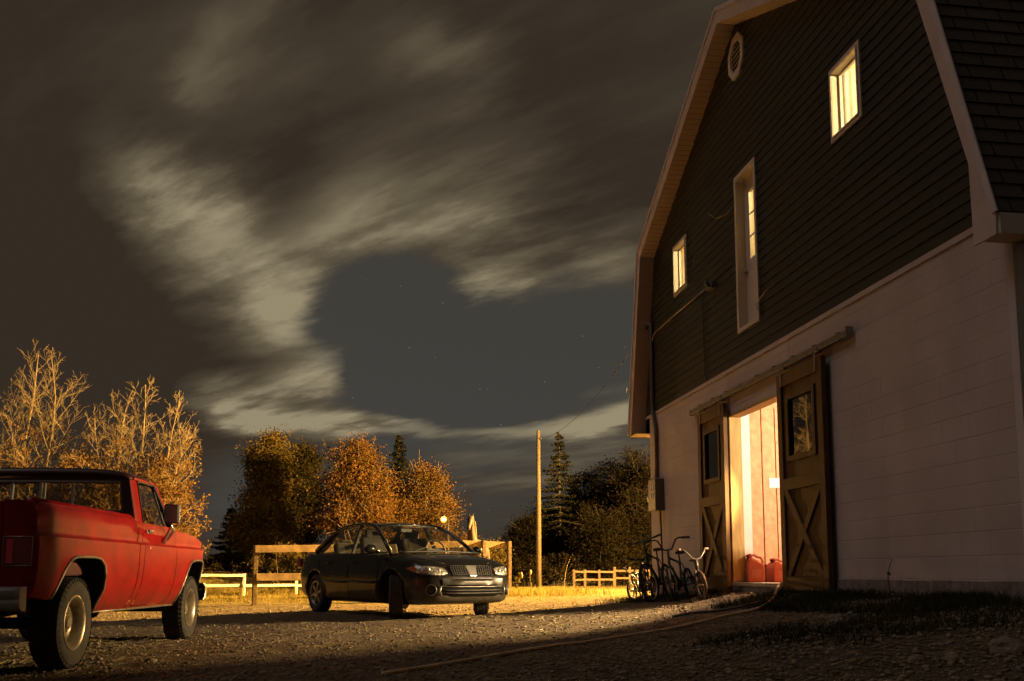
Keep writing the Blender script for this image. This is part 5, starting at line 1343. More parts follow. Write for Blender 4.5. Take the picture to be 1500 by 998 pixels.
# ================================================================= utility pole and wires
pp = at(788.5, 632, 41); pb = gz(pp.x, pp.y)
up = empty('utility_pole', (pp.x, pp.y, pb), 0, 'tall bare wooden utility pole standing in the meadow beside the spruce', 'pole')
m = MB(); H_ = pp.z - pb; m.tube([(0, 0, -.2), (.01, 0, H_ * .4), (.0, 0, H_)], [.115, .10, .075], 12); m.build('shaft', M_pole, up)
m = MB(); m.tube([(0, 0, H_ - .02), (0, 0, H_ + .07)], .04, 8); m.tube([(.06, -.05, H_ - .35), (.12, -.09, H_ - .30)], .03, 6); m.build('insulator', M_dark, up)
m = MB(); m.tube([(-.1, -.02, .3), (-.095, -.02, H_ * .55)], .018, 5); m.build('ground_wire', M_dark, up)
def wire(name, a, b_, sag, label, r=.007):
    a = Vector(a); b_ = Vector(b_); m = MB(); pts = [a.lerp(b_, t) - Vector((0, 0, sag * 4 * t * (1 - t))) for t in np.linspace(0, 1, 24)]
    m.tube(pts, r, 4); o_ = m.build(name, M_wire, None); return tag(o_, label, 'wire')
top = Vector((pp.x, pp.y, pp.z))
sh = BM @ Vector((9.93, .10, 5.30))
wire('overhead_wire', top + Vector((.05, 0, -.3)), sh, .5, 'thin service wire from the utility pole across to the barn conduit')
wire('overhead_wire', at(-100, 773, 52), at(700, 772, 60), .15, 'low horizontal wire crossing behind the pickup and the maples', .009)

# ================================================================= fuel cans and bottle on the barn floor
M_can = mat('red_plastic_can', (.74, .19, .12), .38, var=.15, vs=8)
M_canw = mat('red_can_handle', (.80, .30, .22), .35, var=.12, vs=8)
M_cap = mat('dark_red_cap', (.25, .01, .01), .4, var=.1, vs=12)
M_bottle = mat('brown_plastic_bottle', (.04, .045, .02), .3, var=.2, vs=8)
M_ylabel = mat('yellow_green_label', (.42, .40, .12), .5, var=.2, vs=20)
FZ = OZ0 - .014
def gas_can(s, o_, rz, w_, d_, h_, label):
    M4 = BM @ Matrix.Translation((s, o_, FZ)) @ Matrix.Rotation(rz, 4, 'Z')
    rt = empty('fuel_can', label=label, cat='fuel can', group='red fuel cans in the doorway', mat4=M4)
    m = MB(); m.smooth = False
    pr = [(-w_ / 2, 0), (w_ / 2, 0), (w_ / 2, h_ * .52), (w_ * .40, h_ * .64), (w_ * .22, h_ * .70), (-w_ * .10, h_ * .80), (-w_ * .26, h_ * .86), (-w_ * .40, h_ * .80), (-w_ / 2, h_ * .60)]
    m.prism(pr, -d_ / 2, d_ / 2, Matrix.Rotation(PI / 2, 4, 'X'))
    m.build('can_body', M_can, rt, bevel=.03, seg=4)
    m = MB(); m.tube([(w_ * .43, 0, h_ * .58), (w_ * .44, 0, h_ * .76), (w_ * .34, 0, h_ * .86), (w_ * .16, 0, h_ * .87), (-.01, 0, h_ * .95), (-w_ * .16, 0, h_ * .93), (-w_ * .24, 0, h_ * .84)], .017, 8); m.build('handle', M_canw, rt)
    m = MB(); m.tube([(-w_ * .30, 0, h_ * .80), (-w_ * .34, 0, h_ * .92)], [.032, .03], 12); m.tube([(-w_ * .335, 0, h_ * .905), (-w_ * .36, 0, h_ * .97)], .038, 12); m.build('cap', M_cap, rt)
    m = MB(); m.box((.0, -d_ / 2 - .002, h_ * .3), (w_ * .55, .006, h_ * .3)); m.build('moulded_panel', M_canw, rt, bevel=.004); m = MB(); m.box((.0, d_ / 2 + .002, h_ * .3), (w_ * .55, .006, h_ * .3)); m.build('moulded_panel', M_canw, rt, bevel=.004)
def s_on(px, py, sfix):
    o_, z_ = onS(px, py, sfix); return o_
SC = 5.98
oa, ob = s_on(1106, 846, SC), s_on(1141, 846, SC)
gas_can(SC, oa, R(-98), .25, .19, .40, 'taller red plastic fuel can standing left in the lit doorway')
gas_can(SC, ob, R(-80), .29, .20, .335, 'squat red plastic fuel can beside the right sliding door')
M4 = BM @ Matrix.Translation((SC + .12, s_on(1124.5, 846, SC + .12), FZ))
bt = empty('oil_bottle', label='small dark bottle with red cap between the two fuel cans', cat='bottle', mat4=M4)
m = MB(); m.b2((-.045, -.05, 0), (.045, .05, .19)); m.build('bottle_body', M_bottle, bt, bevel=.02, seg=3)
m = MB(); m.tube([(0, .02, .185), (0, .02, .225)], .018, 10); m.tube([(0, .02, .225), (0, .02, .25)], .023, 10); m.build('cap', M_cap, bt)
m = MB(); m.b2((-.047, -.052, .05), (.047, .01, .17)); m.build('bottle_label', M_ylabel, bt, bevel=.004)

# ================================================================= hoses on the ground
def on_ground(px, py):
    rr_ = ray(px, py); t = 4.0
    while t < 60:
        q = rr_ * t
        if q.z + CAM_Z <= gz(q.x, q.y): break
        t += .06
    return Vector((q.x, q.y, gz(q.x, q.y)))
def hose(name, pix, head, label, mt, r):
    pts = [on_ground(px, py) + Vector((0, 0, r * .8)) for px, py in pix] + [Vector(h) for h in head]
    out = []
    for i in range(len(pts) - 1):
        p0, p1, p2, p3 = pts[max(i - 1, 0)], pts[i], pts[i + 1], pts[min(i + 2, len(pts) - 1)]
        for k in range(10):
            t = k / 10; t2, t3 = t * t, t * t * t
            out.append(.5 * ((2 * p1) + (-p0 + p2) * t + (2 * p0 - 5 * p1 + 4 * p2 - p3) * t2 + (-p0 + 3 * p1 - 3 * p2 + p3) * t3))
    out.append(pts[-1])
    for i, p in enumerate(out): p.z = max(p.z, gz(p.x, p.y) + r * .6)
    m = MB(); m.tube(out, r, 8); o_ = m.build(name, mt, None); return tag(o_, label, 'hose')
M_hose = mat('tan_garden_hose', (.62, .43, .24), .5, var=.2, vs=10)
M_hose2 = mat('dark_hose', (.06, .045, .035), .5, var=.2, vs=10)
dz = OZ0 - .01
h1 = [BM @ Vector(v) for v in ((4.24, .13, .645), (4.20, .05, .695), (4.18, -.1, .70))]
hose('garden_hose', [(560, 992), (640, 978), (700, 968), (780, 954), (850, 945), (920, 934), (980, 924), (1035, 912), (1075, 902), (1112, 894), (1132, 880)], h1, 'tan garden hose winding from the lit doorway across the dark gravel', M_hose, .019)
hose('garden_hose', [(985, 906), (1017, 900), (1050, 897), (1080, 892), (1102, 888), (1118, 884)], [], 'short dark hose lying behind the tan one before the doorway', M_hose2, .017)
# ================================================================= bicycles
M_btyre = mat('bicycle_tyre', (.022, .02, .018), .8, var=.25, vs=30)
M_btyre2 = mat('pale_bicycle_tyre', (.11, .065, .04), .8, var=.2, vs=20)
M_spoke = mat('spoke_steel', (.4, .38, .34), .3, metal=.9, var=.1, vs=20)
M_saddle = mat('black_saddle', (.02, .018, .017), .45, var=.15, vs=14)
def bike(label, p, heading, steer, lean, r, wb, sh, bh, frame, tyre, barst, barw, barmat, name='bicycle', extra=None):
    """p: ground point under the front hub; heading: world angle of travel; sh / bh: saddle and bar height"""
    rt = empty(name, label=label, cat='bicycle', group='bicycles parked along the block wall')
    rt.location = (p[0], p[1], gz(p[0], p[1]) - .005); rt.rotation_euler = (lean, 0, heading)
    bb = Vector((-wb * .56, 0, r * .92)); hd0 = Vector((-r * .42, 0, r * 2.12)); hd1 = Vector((-r * .55, 0, r * 2.12 + .13)); st = Vector((-wb * .70, 0, max(sh - .14, r * 2.2)))
    rear = Vector((-wb, 0, r)); top = st
    f = MB(); tr = .017
    f.tube([bb, st], tr, 8); f.tube([st - Vector((0, 0, .03)), hd1 - Vector((0, 0, .02))], tr, 8); f.tube([bb, hd0 + Vector((0, 0, .02))], tr * 1.15, 8); f.tube([hd0, hd1], tr * 1.25, 8)
    for sg in (-1, 1):
        f.tube([st + Vector((0, sg * .02, -.03)), rear + Vector((0, sg * .055, 0))], .009, 6); f.tube([bb + Vector((0, sg * .03, 0)), rear + Vector((0, sg * .055, 0))], .010, 6)
    f.build('frame', frame, rt)
    s = MB(); s.tube([st - Vector((0, 0, .05)), Vector((st.x - .02, 0, sh - .03))], .012, 8)
    s.smooth = True
    P = []
    for x, w_, dz in ((-.15, .075, .0), (-.12, .085, .015), (-.04, .07, .012), (.04, .035, .008), (.10, .022, .0), (.125, .012, -.012)):
        P.append([(st.x - .02 + x, w_ * math.sin(a), sh + dz + .018 * math.cos(a) - .012) for a in np.linspace(0, 2 * PI, 13)])
    s.grid(P); s.build('saddle', M_saddle, rt)
    c = MB(); c.tube([bb + Vector((0, -.07, 0)), bb + Vector((0, .07, 0))], .02, 8); c.lathe([(.0, .0), (.075, .0), (.075, .006), (.0, .006)], 20, Matrix.Translation(bb + Vector((0, -.045, 0))) @ Matrix.Rotation(PI / 2, 4, 'X'))
    c.bar(bb + Vector((0, -.075, 0)), bb + Vector((.11, -.08, -.10)), .02, .012); c.bar(bb + Vector((0, .075, 0)), bb + Vector((-.11, .08, .10)), .02, .012); c.tube([bb + Vector((.02, -.045, .075)), rear + Vector((0, -.045, .04))], .004, 4); c.tube([bb + Vector((.02, -.045, -.075)), rear + Vector((0, -.045, -.04))], .004, 4)
    c.build('crank', M_dark, rt)
    for sg, dx, dz in ((-1, .11, -.10), (1, -.11, .10)):
        q = MB(); q.box(bb + Vector((dx, sg * .125, dz)), (.085, .09, .022)); q.build('pedal', M_black, rt, bevel=.004)
    def bwheel(c0, st_):
        w_ = bpy.data.objects.new('wheel', None); COL.objects.link(w_); w_.parent = rt; w_.location = c0; w_.rotation_euler = (0, 0, st_)
        q = MB(); tr_ = .024 if r > .22 else .021
        q.tube([((r - tr_) * math.cos(a), 0, (r - tr_) * math.sin(a)) for a in np.linspace(0, 2 * PI, 36, endpoint=False)], tr_, 8, closed=True); q.build('tyre', tyre, w_)
        q = MB(); q.tube([((r - .05) * math.cos(a), 0, (r - .05) * math.sin(a)) for a in np.linspace(0, 2 * PI, 32, endpoint=False)], .011, 5, closed=True); q.tube([(0, -.05, 0), (0, .05, 0)], .016, 8)
        for k in range(18):
            a = 2 * PI * k / 18; q.tube([(.015 * math.cos(a + .5), (-1) ** k * .025, .015 * math.sin(a + .5)), ((r - .052) * math.cos(a), 0, (r - .052) * math.sin(a))], .0016, 3, cap=False)
        q.build('rim', M_spoke, w_)
    bwheel(rear, 0.0)
    # fork, wheel and bar turn together
    ax = (hd1 - hd0).normalized(); Rm = Matrix.Rotation(steer, 4, ax); piv = hd0
    def S(v): return piv + (Rm @ (Vector(v) - piv))
    bwheel(S((0, 0, r)), steer)
    q = MB(); q.tube([S(hd0 + Vector((0, .0, 0))), S(hd0 + Vector((.01, .0, -.03)))], .02, 8)
    for sg in (-1, 1): q.tube([S(hd0 + Vector((.005, sg * .02, -.02))), S(hd0 + Vector((.02, sg * .05, -.05))), S(Vector((.0, sg * .052, r)))], .013, 7)
    q.build('fork', frame if extra != 'darkfork' else M_dark, rt)
    h = MB(); t0 = S(hd1); sx = hd1.x
    h.tube([t0, S((sx - .01, 0, bh - (.04 if barst == 'flat' else .16)))], .015, 8)
    if barst == 'flat':
        pts = [(sx - .03, -barw / 2, bh), (sx + .02, -barw * .2, bh - .03), (sx + .04, 0, bh - .04), (sx + .02, barw * .2, bh - .03), (sx - .03, barw / 2, bh)]
    elif barst == 'bmx':
        z0 = bh - .16; pts = [(sx - .08, -barw / 2, bh - .01), (sx - .03, -barw * .27, bh), (sx - .005, -barw * .2, bh - .02), (sx + .02, -barw * .09, z0), (sx + .03, 0, z0 - .01), (sx + .02, barw * .09, z0), (sx - .005, barw * .2, bh - .02), (sx - .03, barw * .27, bh), (sx - .08, barw / 2, bh - .01)]
    else:
        z0 = bh - .15; pts = [(sx - .12, -barw / 2, bh - .005), (sx - .06, -barw * .36, bh), (sx - .01, -barw * .27, bh - .05), (sx + .01, -barw * .13, z0 + .02), (sx + .02, 0, z0), (sx + .01, barw * .13, z0 + .02), (sx - .01, barw * .27, bh - .05), (sx - .06, barw * .36, bh), (sx - .12, barw / 2, bh - .005)]
    P = [S(q_) for q_ in pts]; h.tube(P, .0125, 8); hb = h.build('handlebar', barmat, rt)
    for i, j in ((0, 1), (-1, -2)):
        g = MB(); a, b_ = P[i], P[j]; k = min(.8, .12 / (b_ - a).length); g.tube([a - (b_ - a) * .02, a + (b_ - a) * k], .018, 8); g.build('grip', M_black if barmat is not M_bwhite else M_bgrip, hb)
    return rt
M_bwhite = mat('white_bicycle_paint', (.085, .07, .062), .35, var=.1, vs=8)
M_bgrip = mat('pale_grip', (.35, .2, .12), .7, var=.1, vs=8)
M_bblack = mat('black_bicycle_paint', (.015, .015, .015), .3, var=.1, vs=8)
M_bgreen = mat('dark_green_bicycle_paint', (.015, .035, .016), .35, var=.15, vs=8)
M_bblue = mat('dark_blue_bicycle_paint', (.02, .022, .045), .35, var=.15, vs=8)
def bp(px, Y): return ((px - 750) / F_PX * Y, Y)
bike('small white childs bicycle with high curved bars, nearest the doorway', bp(1026, 13.25), R(-98), R(18), R(7), .195, .70, .56, .70, M_bwhite, M_btyre2, 'cruiser', .46, M_bwhite)
bike('dark green stunt bicycle with tall black bars beside the white one', bp(985, 13.9), R(-117), R(14), R(10), .25, .92, .74, .92, M_bgreen, M_btyre, 'bmx', .66, M_bblack)
bike('big black mountain bicycle with straight flat handlebar', bp(955, 14.9), R(-116), R(-8), R(12), .31, 1.02, .86, 1.0, M_bblack, M_btyre, 'flat', .60, M_bblack)
bike('small dark blue bicycle with low bars behind the black mountain bicycle', bp(942, 16.0), R(-112), R(20), R(9), .21, .78, .60, .74, M_bblue, M_btyre, 'flat', .44, M_bblack)
bike('smallest dark bicycle at the far end of the row', bp(927, 17.4), R(-112), R(-16), R(8), .17, .64, .50, .62, M_bblack, M_btyre, 'cruiser', .40, M_bblack)
# ================================================================= trees and plants
M_bark = mat('grey_brown_bark', (.15, .11, .065), .9, var=.35, vs=5, bump=.4, bs=18)
M_barkd = mat('dark_bark', (.055, .04, .025), .9, var=.35, vs=5, bump=.3, bs=18)
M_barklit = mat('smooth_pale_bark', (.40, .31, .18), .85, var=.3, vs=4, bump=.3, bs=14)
LM_orange = leaf_mat('autumn_orange_leaves', (.075, .042, .013), (.12, .068, .02), (.17, .085, .024), .7)
LM_rust = leaf_mat('rust_and_green_leaves', (.06, .037, .011), (.10, .058, .016), (.145, .078, .02), .6)
LM_olive = leaf_mat('olive_leaves', (.075, .058, .015), (.125, .094, .025), (.18, .125, .034), .5)
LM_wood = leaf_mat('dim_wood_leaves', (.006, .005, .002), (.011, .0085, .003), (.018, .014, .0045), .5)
LM_dark = leaf_mat('dark_green_leaves', (.02, .018, .007), (.036, .03, .011), (.058, .045, .015), .5)
LM_spruce = leaf_mat('spruce_needles', (.008, .009, .004), (.015, .016, .007), (.024, .024, .010), .9, tl=.1)
LM_gold = leaf_mat('dim_dry_gold_leaves', (.07, .038, .011), (.12, .065, .018), (.18, .10, .03), .8)  # darker copy of the gold leaves; weaker light is put into the colour
LM_goldb = leaf_mat('clinging_gold_leaves', (.14, .08, .024), (.24, .135, .04), (.34, .20, .06), .8)
LM_weed = leaf_mat('weed_leaves', (.05, .05, .015), (.10, .09, .03), (.18, .14, .05), 2.0)

def tubes_mesh(name, lines, mt, parent, origin, sides=5):
    """lines: list of (points (n,3), radii) -> one mesh"""
    V, F = [], []; base = 0
    for pts, rs in lines:
        pts = np.asarray(pts, float); n = len(pts); k = sides if rs[0] > .03 else 4 if rs[0] > .012 else 3
        t = np.gradient(pts, axis=0); t /= np.linalg.norm(t, axis=1, keepdims=True) + 1e-9
        a = np.where(np.abs(t[:, 2:3]) < .9, np.array([[0, 0, 1.]]), np.array([[1., 0, 0]]))
        u = np.cross(t, a); u /= np.linalg.norm(u, axis=1, keepdims=True) + 1e-9; w_ = np.cross(t, u)
        an = 2 * PI * np.arange(k) / k
        ring = pts[:, None] + (u[:, None] * np.cos(an)[None, :, None] + w_[:, None] * np.sin(an)[None, :, None]) * np.asarray(rs)[:, None, None]
        V.append(ring.reshape(-1, 3))
        i = np.arange(n - 1)[:, None] * k; j = np.arange(k)[None]; j2 = (j + 1) % k
        F.append(np.stack([i + j, i + j2, i + k + j2, i + k + j], -1).reshape(-1, 4) + base); base += n * k
    V = np.concatenate(V) - np.array(origin)
    return fast_mesh(name, V, np.concatenate(F), mt, parent, smooth=True)

def leaf_quads(cen, size, flat=0.0):
    """rhombic leaves at cen (n,3)"""
    n = len(cen); d = rng.normal(size=(n, 3)); d[:, 2] *= (1 - flat); d /= np.linalg.norm(d, axis=1, keepdims=True) + 1e-9
    e = rng.normal(size=(n, 3)); e -= d * (e * d).sum(1, keepdims=True); e /= np.linalg.norm(e, axis=1, keepdims=True) + 1e-9
    s = (np.asarray(size) * rng.uniform(.6, 1.3, n))[:, None]
    V = np.stack([cen - d * s * .5, cen + e * s * .34, cen + d * s * .5, cen - e * s * .34], 1).reshape(-1, 3)
    return V, np.arange(n * 4).reshape(n, 4)

def grow(lines, tips, p, d, L_, r, lev, maxlev, up=.12, wob=.16, kids=(2, 4), spread=(.45, .85), ratio=(.55, .8), rmin=.008, minz=None):
    n = max(3, int(4 + lev == 0 and 7 or 5)); pts = [np.array(p)]; d = np.array(d, float); dirs = [d.copy()]
    for i in range(n):
        d = d + rng.normal(size=3) * wob * (.6 if lev == 0 else 1) + np.array([0, 0, up]); d /= np.linalg.norm(d)
        pts.append(pts[-1] + d * L_ / n); dirs.append(d.copy())
    rs = np.maximum(np.linspace(r, r * (.55 if lev < maxlev else .35), n + 1), rmin)
    lines.append((np.array(pts), rs))
    if lev >= maxlev:
        tips.append((pts[-1], d, L_)); tips.append((pts[-2], d, L_)); return
    k = rng.integers(kids[0], kids[1] + 1)
    ph = rng.uniform(0, 2 * PI)
    for q in range(k + 1):
        if q == k: t = 1.0; ang = rng.uniform(.05, .25)
        else: t = rng.uniform(.35 if lev else .3, .95); ang = rng.uniform(*spread)
        i = min(n, max(1, int(round(t * n)))); dd = dirs[i]
        a = np.cross(dd, rng.normal(size=3)); a /= np.linalg.norm(a) + 1e-9; b_ = np.cross(dd, a)
        ph += 2.4; lat = a * math.cos(ph) + b_ * math.sin(ph)
        nd = dd * math.cos(ang) + lat * math.sin(ang)
        grow(lines, tips, pts[i], nd, L_ * rng.uniform(*ratio), max(rmin, float(rs[i]) * (.82 if q == k else .62)), lev + 1, maxlev, up, wob, kids, spread, ratio, rmin)

def bare_tree(name, x, y, H_, stems, label, nb, wide, leafy, seed, group):
    """stems: (foot offset, lean, height fraction, radius); branches leave each stem all the way up and curve skywards"""
    r_ = np.random.default_rng(seed); g = gz(x, y); rt = empty(name, (x, y, g), 0, label, 'tree', group)
    big, small, tips = [], [], []
    def limb(p, d, L_, r0, n=7, lift=.10, wob=.09):
        pts = [np.array(p, float)]; d = np.array(d, float) / np.linalg.norm(d); ds = []
        for i in range(n):
            d = d + r_.normal(size=3) * wob + np.array([0, 0, lift]); d /= np.linalg.norm(d); pts.append(pts[-1] + d * L_ / n); ds.append(d.copy())
        ds.append(d); return np.array(pts), np.array(ds), np.linspace(r0, max(.0045, r0 * .28), n + 1)
    def side(d, ang, az):
        a = np.cross(d, np.array([.3, .2, 1.0])); a /= np.linalg.norm(a) + 1e-9; b_ = np.cross(d, a)
        lat = a * math.cos(az) + b_ * math.sin(az); return d * math.cos(ang) + lat * math.sin(ang)
    for (ox, lean, hf, r0) in stems:
        pts, ds, rs = limb((ox, 0, -.1), (lean, r_.normal() * .05, 1), H_ * hf, r0, 12, .05, .05); big.append((pts, rs)); az = r_.uniform(0, 6)
        for k in range(nb):
            f = .10 + .86 * (k + r_.random()) / nb; i = f * 12; p = np.array([np.interp(i, range(13), pts[:, c]) for c in range(3)]); d = ds[int(i)]; az += 2.4 + r_.normal() * .3
            L1 = H_ * hf * (wide * (1 - f) ** .75 + .07) * r_.uniform(.75, 1.15); nd = side(d, R(r_.uniform(34, 58)) * (1.15 - .35 * f), az)
            p1, d1, q1 = limb(p, nd, L1, max(.012, float(np.interp(i, range(13), rs)) * .48), 8, .085, .085); (big if q1[0] > .03 else small).append((p1, q1)); a2 = r_.uniform(0, 6)
            for k2 in range(int(4 + 5 * L1 / 2.5)):
                f2 = r_.uniform(.18, .98); j = f2 * 8; pp_ = np.array([np.interp(j, range(9), p1[:, c]) for c in range(3)]); a2 += 2.4
                L2 = L1 * r_.uniform(.22, .45) * (1.2 - .6 * f2); p2, d2, q2 = limb(pp_, side(d1[int(j)], R(r_.uniform(25, 50)), a2), L2, .0095, 5, .07, .12); small.append((p2, q2)); tips.append((p2[-1], p2[3]))
                for k3 in range(r_.integers(2, 5)):
                    j3 = r_.integers(1, 6); p3, d3, q3 = limb(p2[j3], side(d2[min(j3, 5)], R(r_.uniform(22, 50)), r_.uniform(0, 6.3)), L2 * r_.uniform(.3, .6), .0065, 4, .06, .14); small.append((p3, q3)); tips.append((p3[-1], p3[2]))
    tubes_mesh('trunk', big, M_barklit, rt, (0, 0, 0), 7); tubes_mesh('branches', small, M_barklit, rt, (0, 0, 0), 4)
    P = np.array([q for t in tips for q in t]); zr = P[:, 2] / H_
    P = P[r_.random(len(P)) < leafy * np.clip(1.25 - zr * 1.75, 0, 1)]
    if len(P):
        cen = (P[:, None] + r_.normal(size=(len(P), 7, 3)) * .10).reshape(-1, 3); V, F = leaf_quads(cen, np.full(len(cen), .11)); fast_mesh('leaves', V, F, LM_goldb, rt)
    return rt

def leafy_tree(name, x, y, lobes, H_, label, lm, seed, nclump=150, per=85, ls=.15, tr=.16, group=None, cr=.55, bark=None, stems=1):
    """lobes: (dx, dy, zc, rx, rz) ellipsoids in the crown, heights above ground"""
    r_ = np.random.default_rng(seed); g = gz(x, y)
    rt = empty(name, (x, y, g), 0, label, 'tree', group)
    vol = np.array([l[3] ** 2 * l[4] for l in lobes]); vol = vol / vol.sum()
    C = []
    for l, v in zip(lobes, vol):
        n = max(4, int(nclump * v)); d = r_.normal(size=(n, 3)); d /= np.linalg.norm(d, axis=1, keepdims=True)
        rad = r_.uniform(.25, 1.0, n) ** .55 * r_.uniform(.8, 1.12, n)
        C.append(np.array([l[0], l[1], l[2]]) + d * rad[:, None] * np.array([l[3], l[3], l[4]]))
    C = np.concatenate(C); C = C[C[:, 2] > .25]
    # trunk and limbs to the clumps
    lines = []; zt = max(l[2] for l in lobes)
    for s in range(stems):
        ox = (s - (stems - 1) / 2) * .35
        tp = np.array([[ox * .4, 0, -.1], [ox * .7 + r_.normal() * .05, r_.normal() * .05, zt * .3], [ox * 1.5 + r_.normal() * .15, r_.normal() * .15, zt * .65], [ox * 2 + r_.normal() * .2, r_.normal() * .2, zt * .95]])
        lines.append((tp, np.array([tr, tr * .82, tr * .5, tr * .2]) / (1 if stems == 1 else 1.5)))
    for c in C[r_.random(len(C)) < .75]:
        tp = lines[r_.integers(0, stems)][0]; h = max(.12, min(.95, c[2] / zt - r_.uniform(.25, .5))); z = h * zt
        p0 = np.array([np.interp(z, tp[:, 2], tp[:, 0]), np.interp(z, tp[:, 2], tp[:, 1]), z]); mid = (p0 + c) / 2 + np.array([0, 0, -.12 * np.linalg.norm(c - p0)]) + r_.normal(size=3) * .1
        t = np.linspace(0, 1, 6)[:, None]; pts = (1 - t) ** 2 * p0 + 2 * t * (1 - t) * mid + t * t * c
        r0 = min(.06, .014 + .014 * np.linalg.norm(c - p0)); lines.append((pts, np.linspace(r0, .012, 6)))
        for _ in range(3):
            e = c + r_.normal(size=3) * cr * .8; lines.append((np.array([pts[4], (pts[4] + e) / 2 + r_.normal(size=3) * .05, e]), np.array([.014, .011, .008])))
    tubes_mesh('trunk', lines, bark or M_barkd, rt, (0, 0, 0), 7)
    m_ = r_.uniform(.35, 1.5, len(C)); cs = cr * r_.uniform(.6, 1.25, len(C))
    cen = []
    for c, k, s in zip(C, m_, cs):
        n = int(per * k * 2.5); cen.append(c + r_.normal(size=(n, 3)) * s * np.array([.62, .62, .42]))
    cen = np.concatenate(cen); cen = cen[cen[:, 2] > .05]
    V, F = leaf_quads(cen, np.full(len(cen), ls * .70), .2)
    fast_mesh('crown', V, F, lm, rt)
    return rt

def spruce(x, y, H_, W_, label, seed, name='spruce_tree', group=None, gap=.30):
    r_ = np.random.default_rng(seed); g = gz(x, y); rt = empty(name, (x, y, g), 0, label, 'tree', group)
    tubes_mesh('trunk', [(np.array([[0, 0, -.1], [0, 0, H_ * .5], [0, 0, H_]]), np.array([.13, .08, .015]))], M_barkd, rt, (0, 0, 0), 7)
    cen = []; size = []
    z = .6; lines = []
    while z < H_ - .05:
        f = 1 - z / H_; nb = int(5 + 5 * f); ph = r_.uniform(0, 6.28)
        for k in range(nb):
            a = ph + 2 * PI * k / nb + r_.normal() * .2; L_ = W_ * (f ** .8) * r_.uniform(.6, 1.12) + .08
            t = np.linspace(0, 1, 6); dr = -.28 * t ** 1.3 + .20 * t ** 3
            pts = np.stack([np.cos(a) * L_ * t, np.sin(a) * L_ * t, z + r_.normal() * .05 + dr * L_], -1)
            lines.append((pts, np.linspace(.02, .007, 6)))
            n = int(10 + 46 * L_); tt_ = r_.uniform(.12, 1, n) ** .8
            c = np.stack([np.interp(tt_, t, pts[:, i]) for i in range(3)], -1)
            wd_ = .17 * L_ * (1.1 - tt_) + .03
            c += np.stack([-np.sin(a) * r_.normal(size=n) * wd_, np.cos(a) * r_.normal(size=n) * wd_, -np.abs(r_.normal(size=n)) * .055], -1)
            cen.append(c)
        z += gap * r_.uniform(.7, 1.25) * (.5 + .6 * f)
    cen = np.concatenate(cen); V, F = leaf_quads(cen, np.full(len(cen), .13), .5)
    tubes_mesh('branches', lines, M_barkd, rt, (0, 0, 0), 4); fast_mesh('crown', V, F, LM_spruce, rt)
    return rt

def shrub(name, x, y, W_, H_, label, lm, seed, n=40, per=60, ls=.10, cat='shrub', group=None):
    r_ = np.random.default_rng(seed); g = gz(x, y); rt = empty(name, (x, y, g), 0, label, cat, group)
    C = np.stack([r_.normal(size=n) * W_ * .42, r_.normal(size=n) * W_ * .3, H_ * r_.uniform(.12, 1, n) ** .8], -1)
    C[:, 2] *= np.exp(-(np.hypot(C[:, 0], C[:, 1]) / (W_ * 1.0)) ** 2)
    lines = []
    for c in C:
        p0 = np.array([c[0] * .25, c[1] * .25, -.05]); lines.append((np.array([p0, (p0 + c) / 2 + np.array([0, 0, .1 * H_]), c, c + r_.normal(size=3) * .12 + np.array([0, 0, .15])]), np.array([.02, .015, .010, .006])))
    tubes_mesh('stems', lines, M_barkd, rt, (0, 0, 0), 4)
    cen = (C[:, None] + r_.normal(size=(n, per, 3)) * np.array([.2, .2, .16]) * max(.6, H_ * .45)).reshape(-1, 3); cen = cen[cen[:, 2] > .02]
    V, F = leaf_quads(cen, np.full(len(cen), ls), .2); fast_mesh('foliage', V, F, lm, rt)
    return rt

def xw(px, Y): return (px - 750) / F_PX * Y
# bare golden trees left, lit by the yard light
bare_tree('bare_tree', xw(30, 40), 40, 10.2, [(-.15, -.02, 1.0, .07), (.35, .07, .98, .06), (-.5, -.20, .82, .045)], 'tall bare upright tree lit gold behind the pickup cab', 34, .30, .5, 21, 'bare trees behind the pickup')
bare_tree('bare_tree', xw(200, 39), 39, 8.9, [(0, .0, 1.0, .065), (.25, .20, .92, .05), (-.2, -.24, .94, .05), (.2, .46, .80, .045), (-.2, -.46, .84, .045)], 'spreading bare tree with clinging gold leaves above the pickup hood', 26, .34, .9, 34, 'bare trees behind the pickup')
shrub('leafy_bush', xw(55, 42), 42, 3.9, 4.7, 'dense gold leaved bush between the two bare trees, left part', LM_gold, 41, 90, 60, .12, group='bushes under the bare trees')
shrub('leafy_bush', xw(125, 43), 43, 3.1, 5.8, 'tall gold leaved bush filling the gap between the bare trees', LM_gold, 42, 80, 60, .12, group='bushes under the bare trees')
shrub('leafy_bush', xw(195, 42), 42, 3.2, 3.4, 'low gold leaved bush right behind the pickup cab', LM_gold, 43, 90, 60, .12, group='bushes under the bare trees')
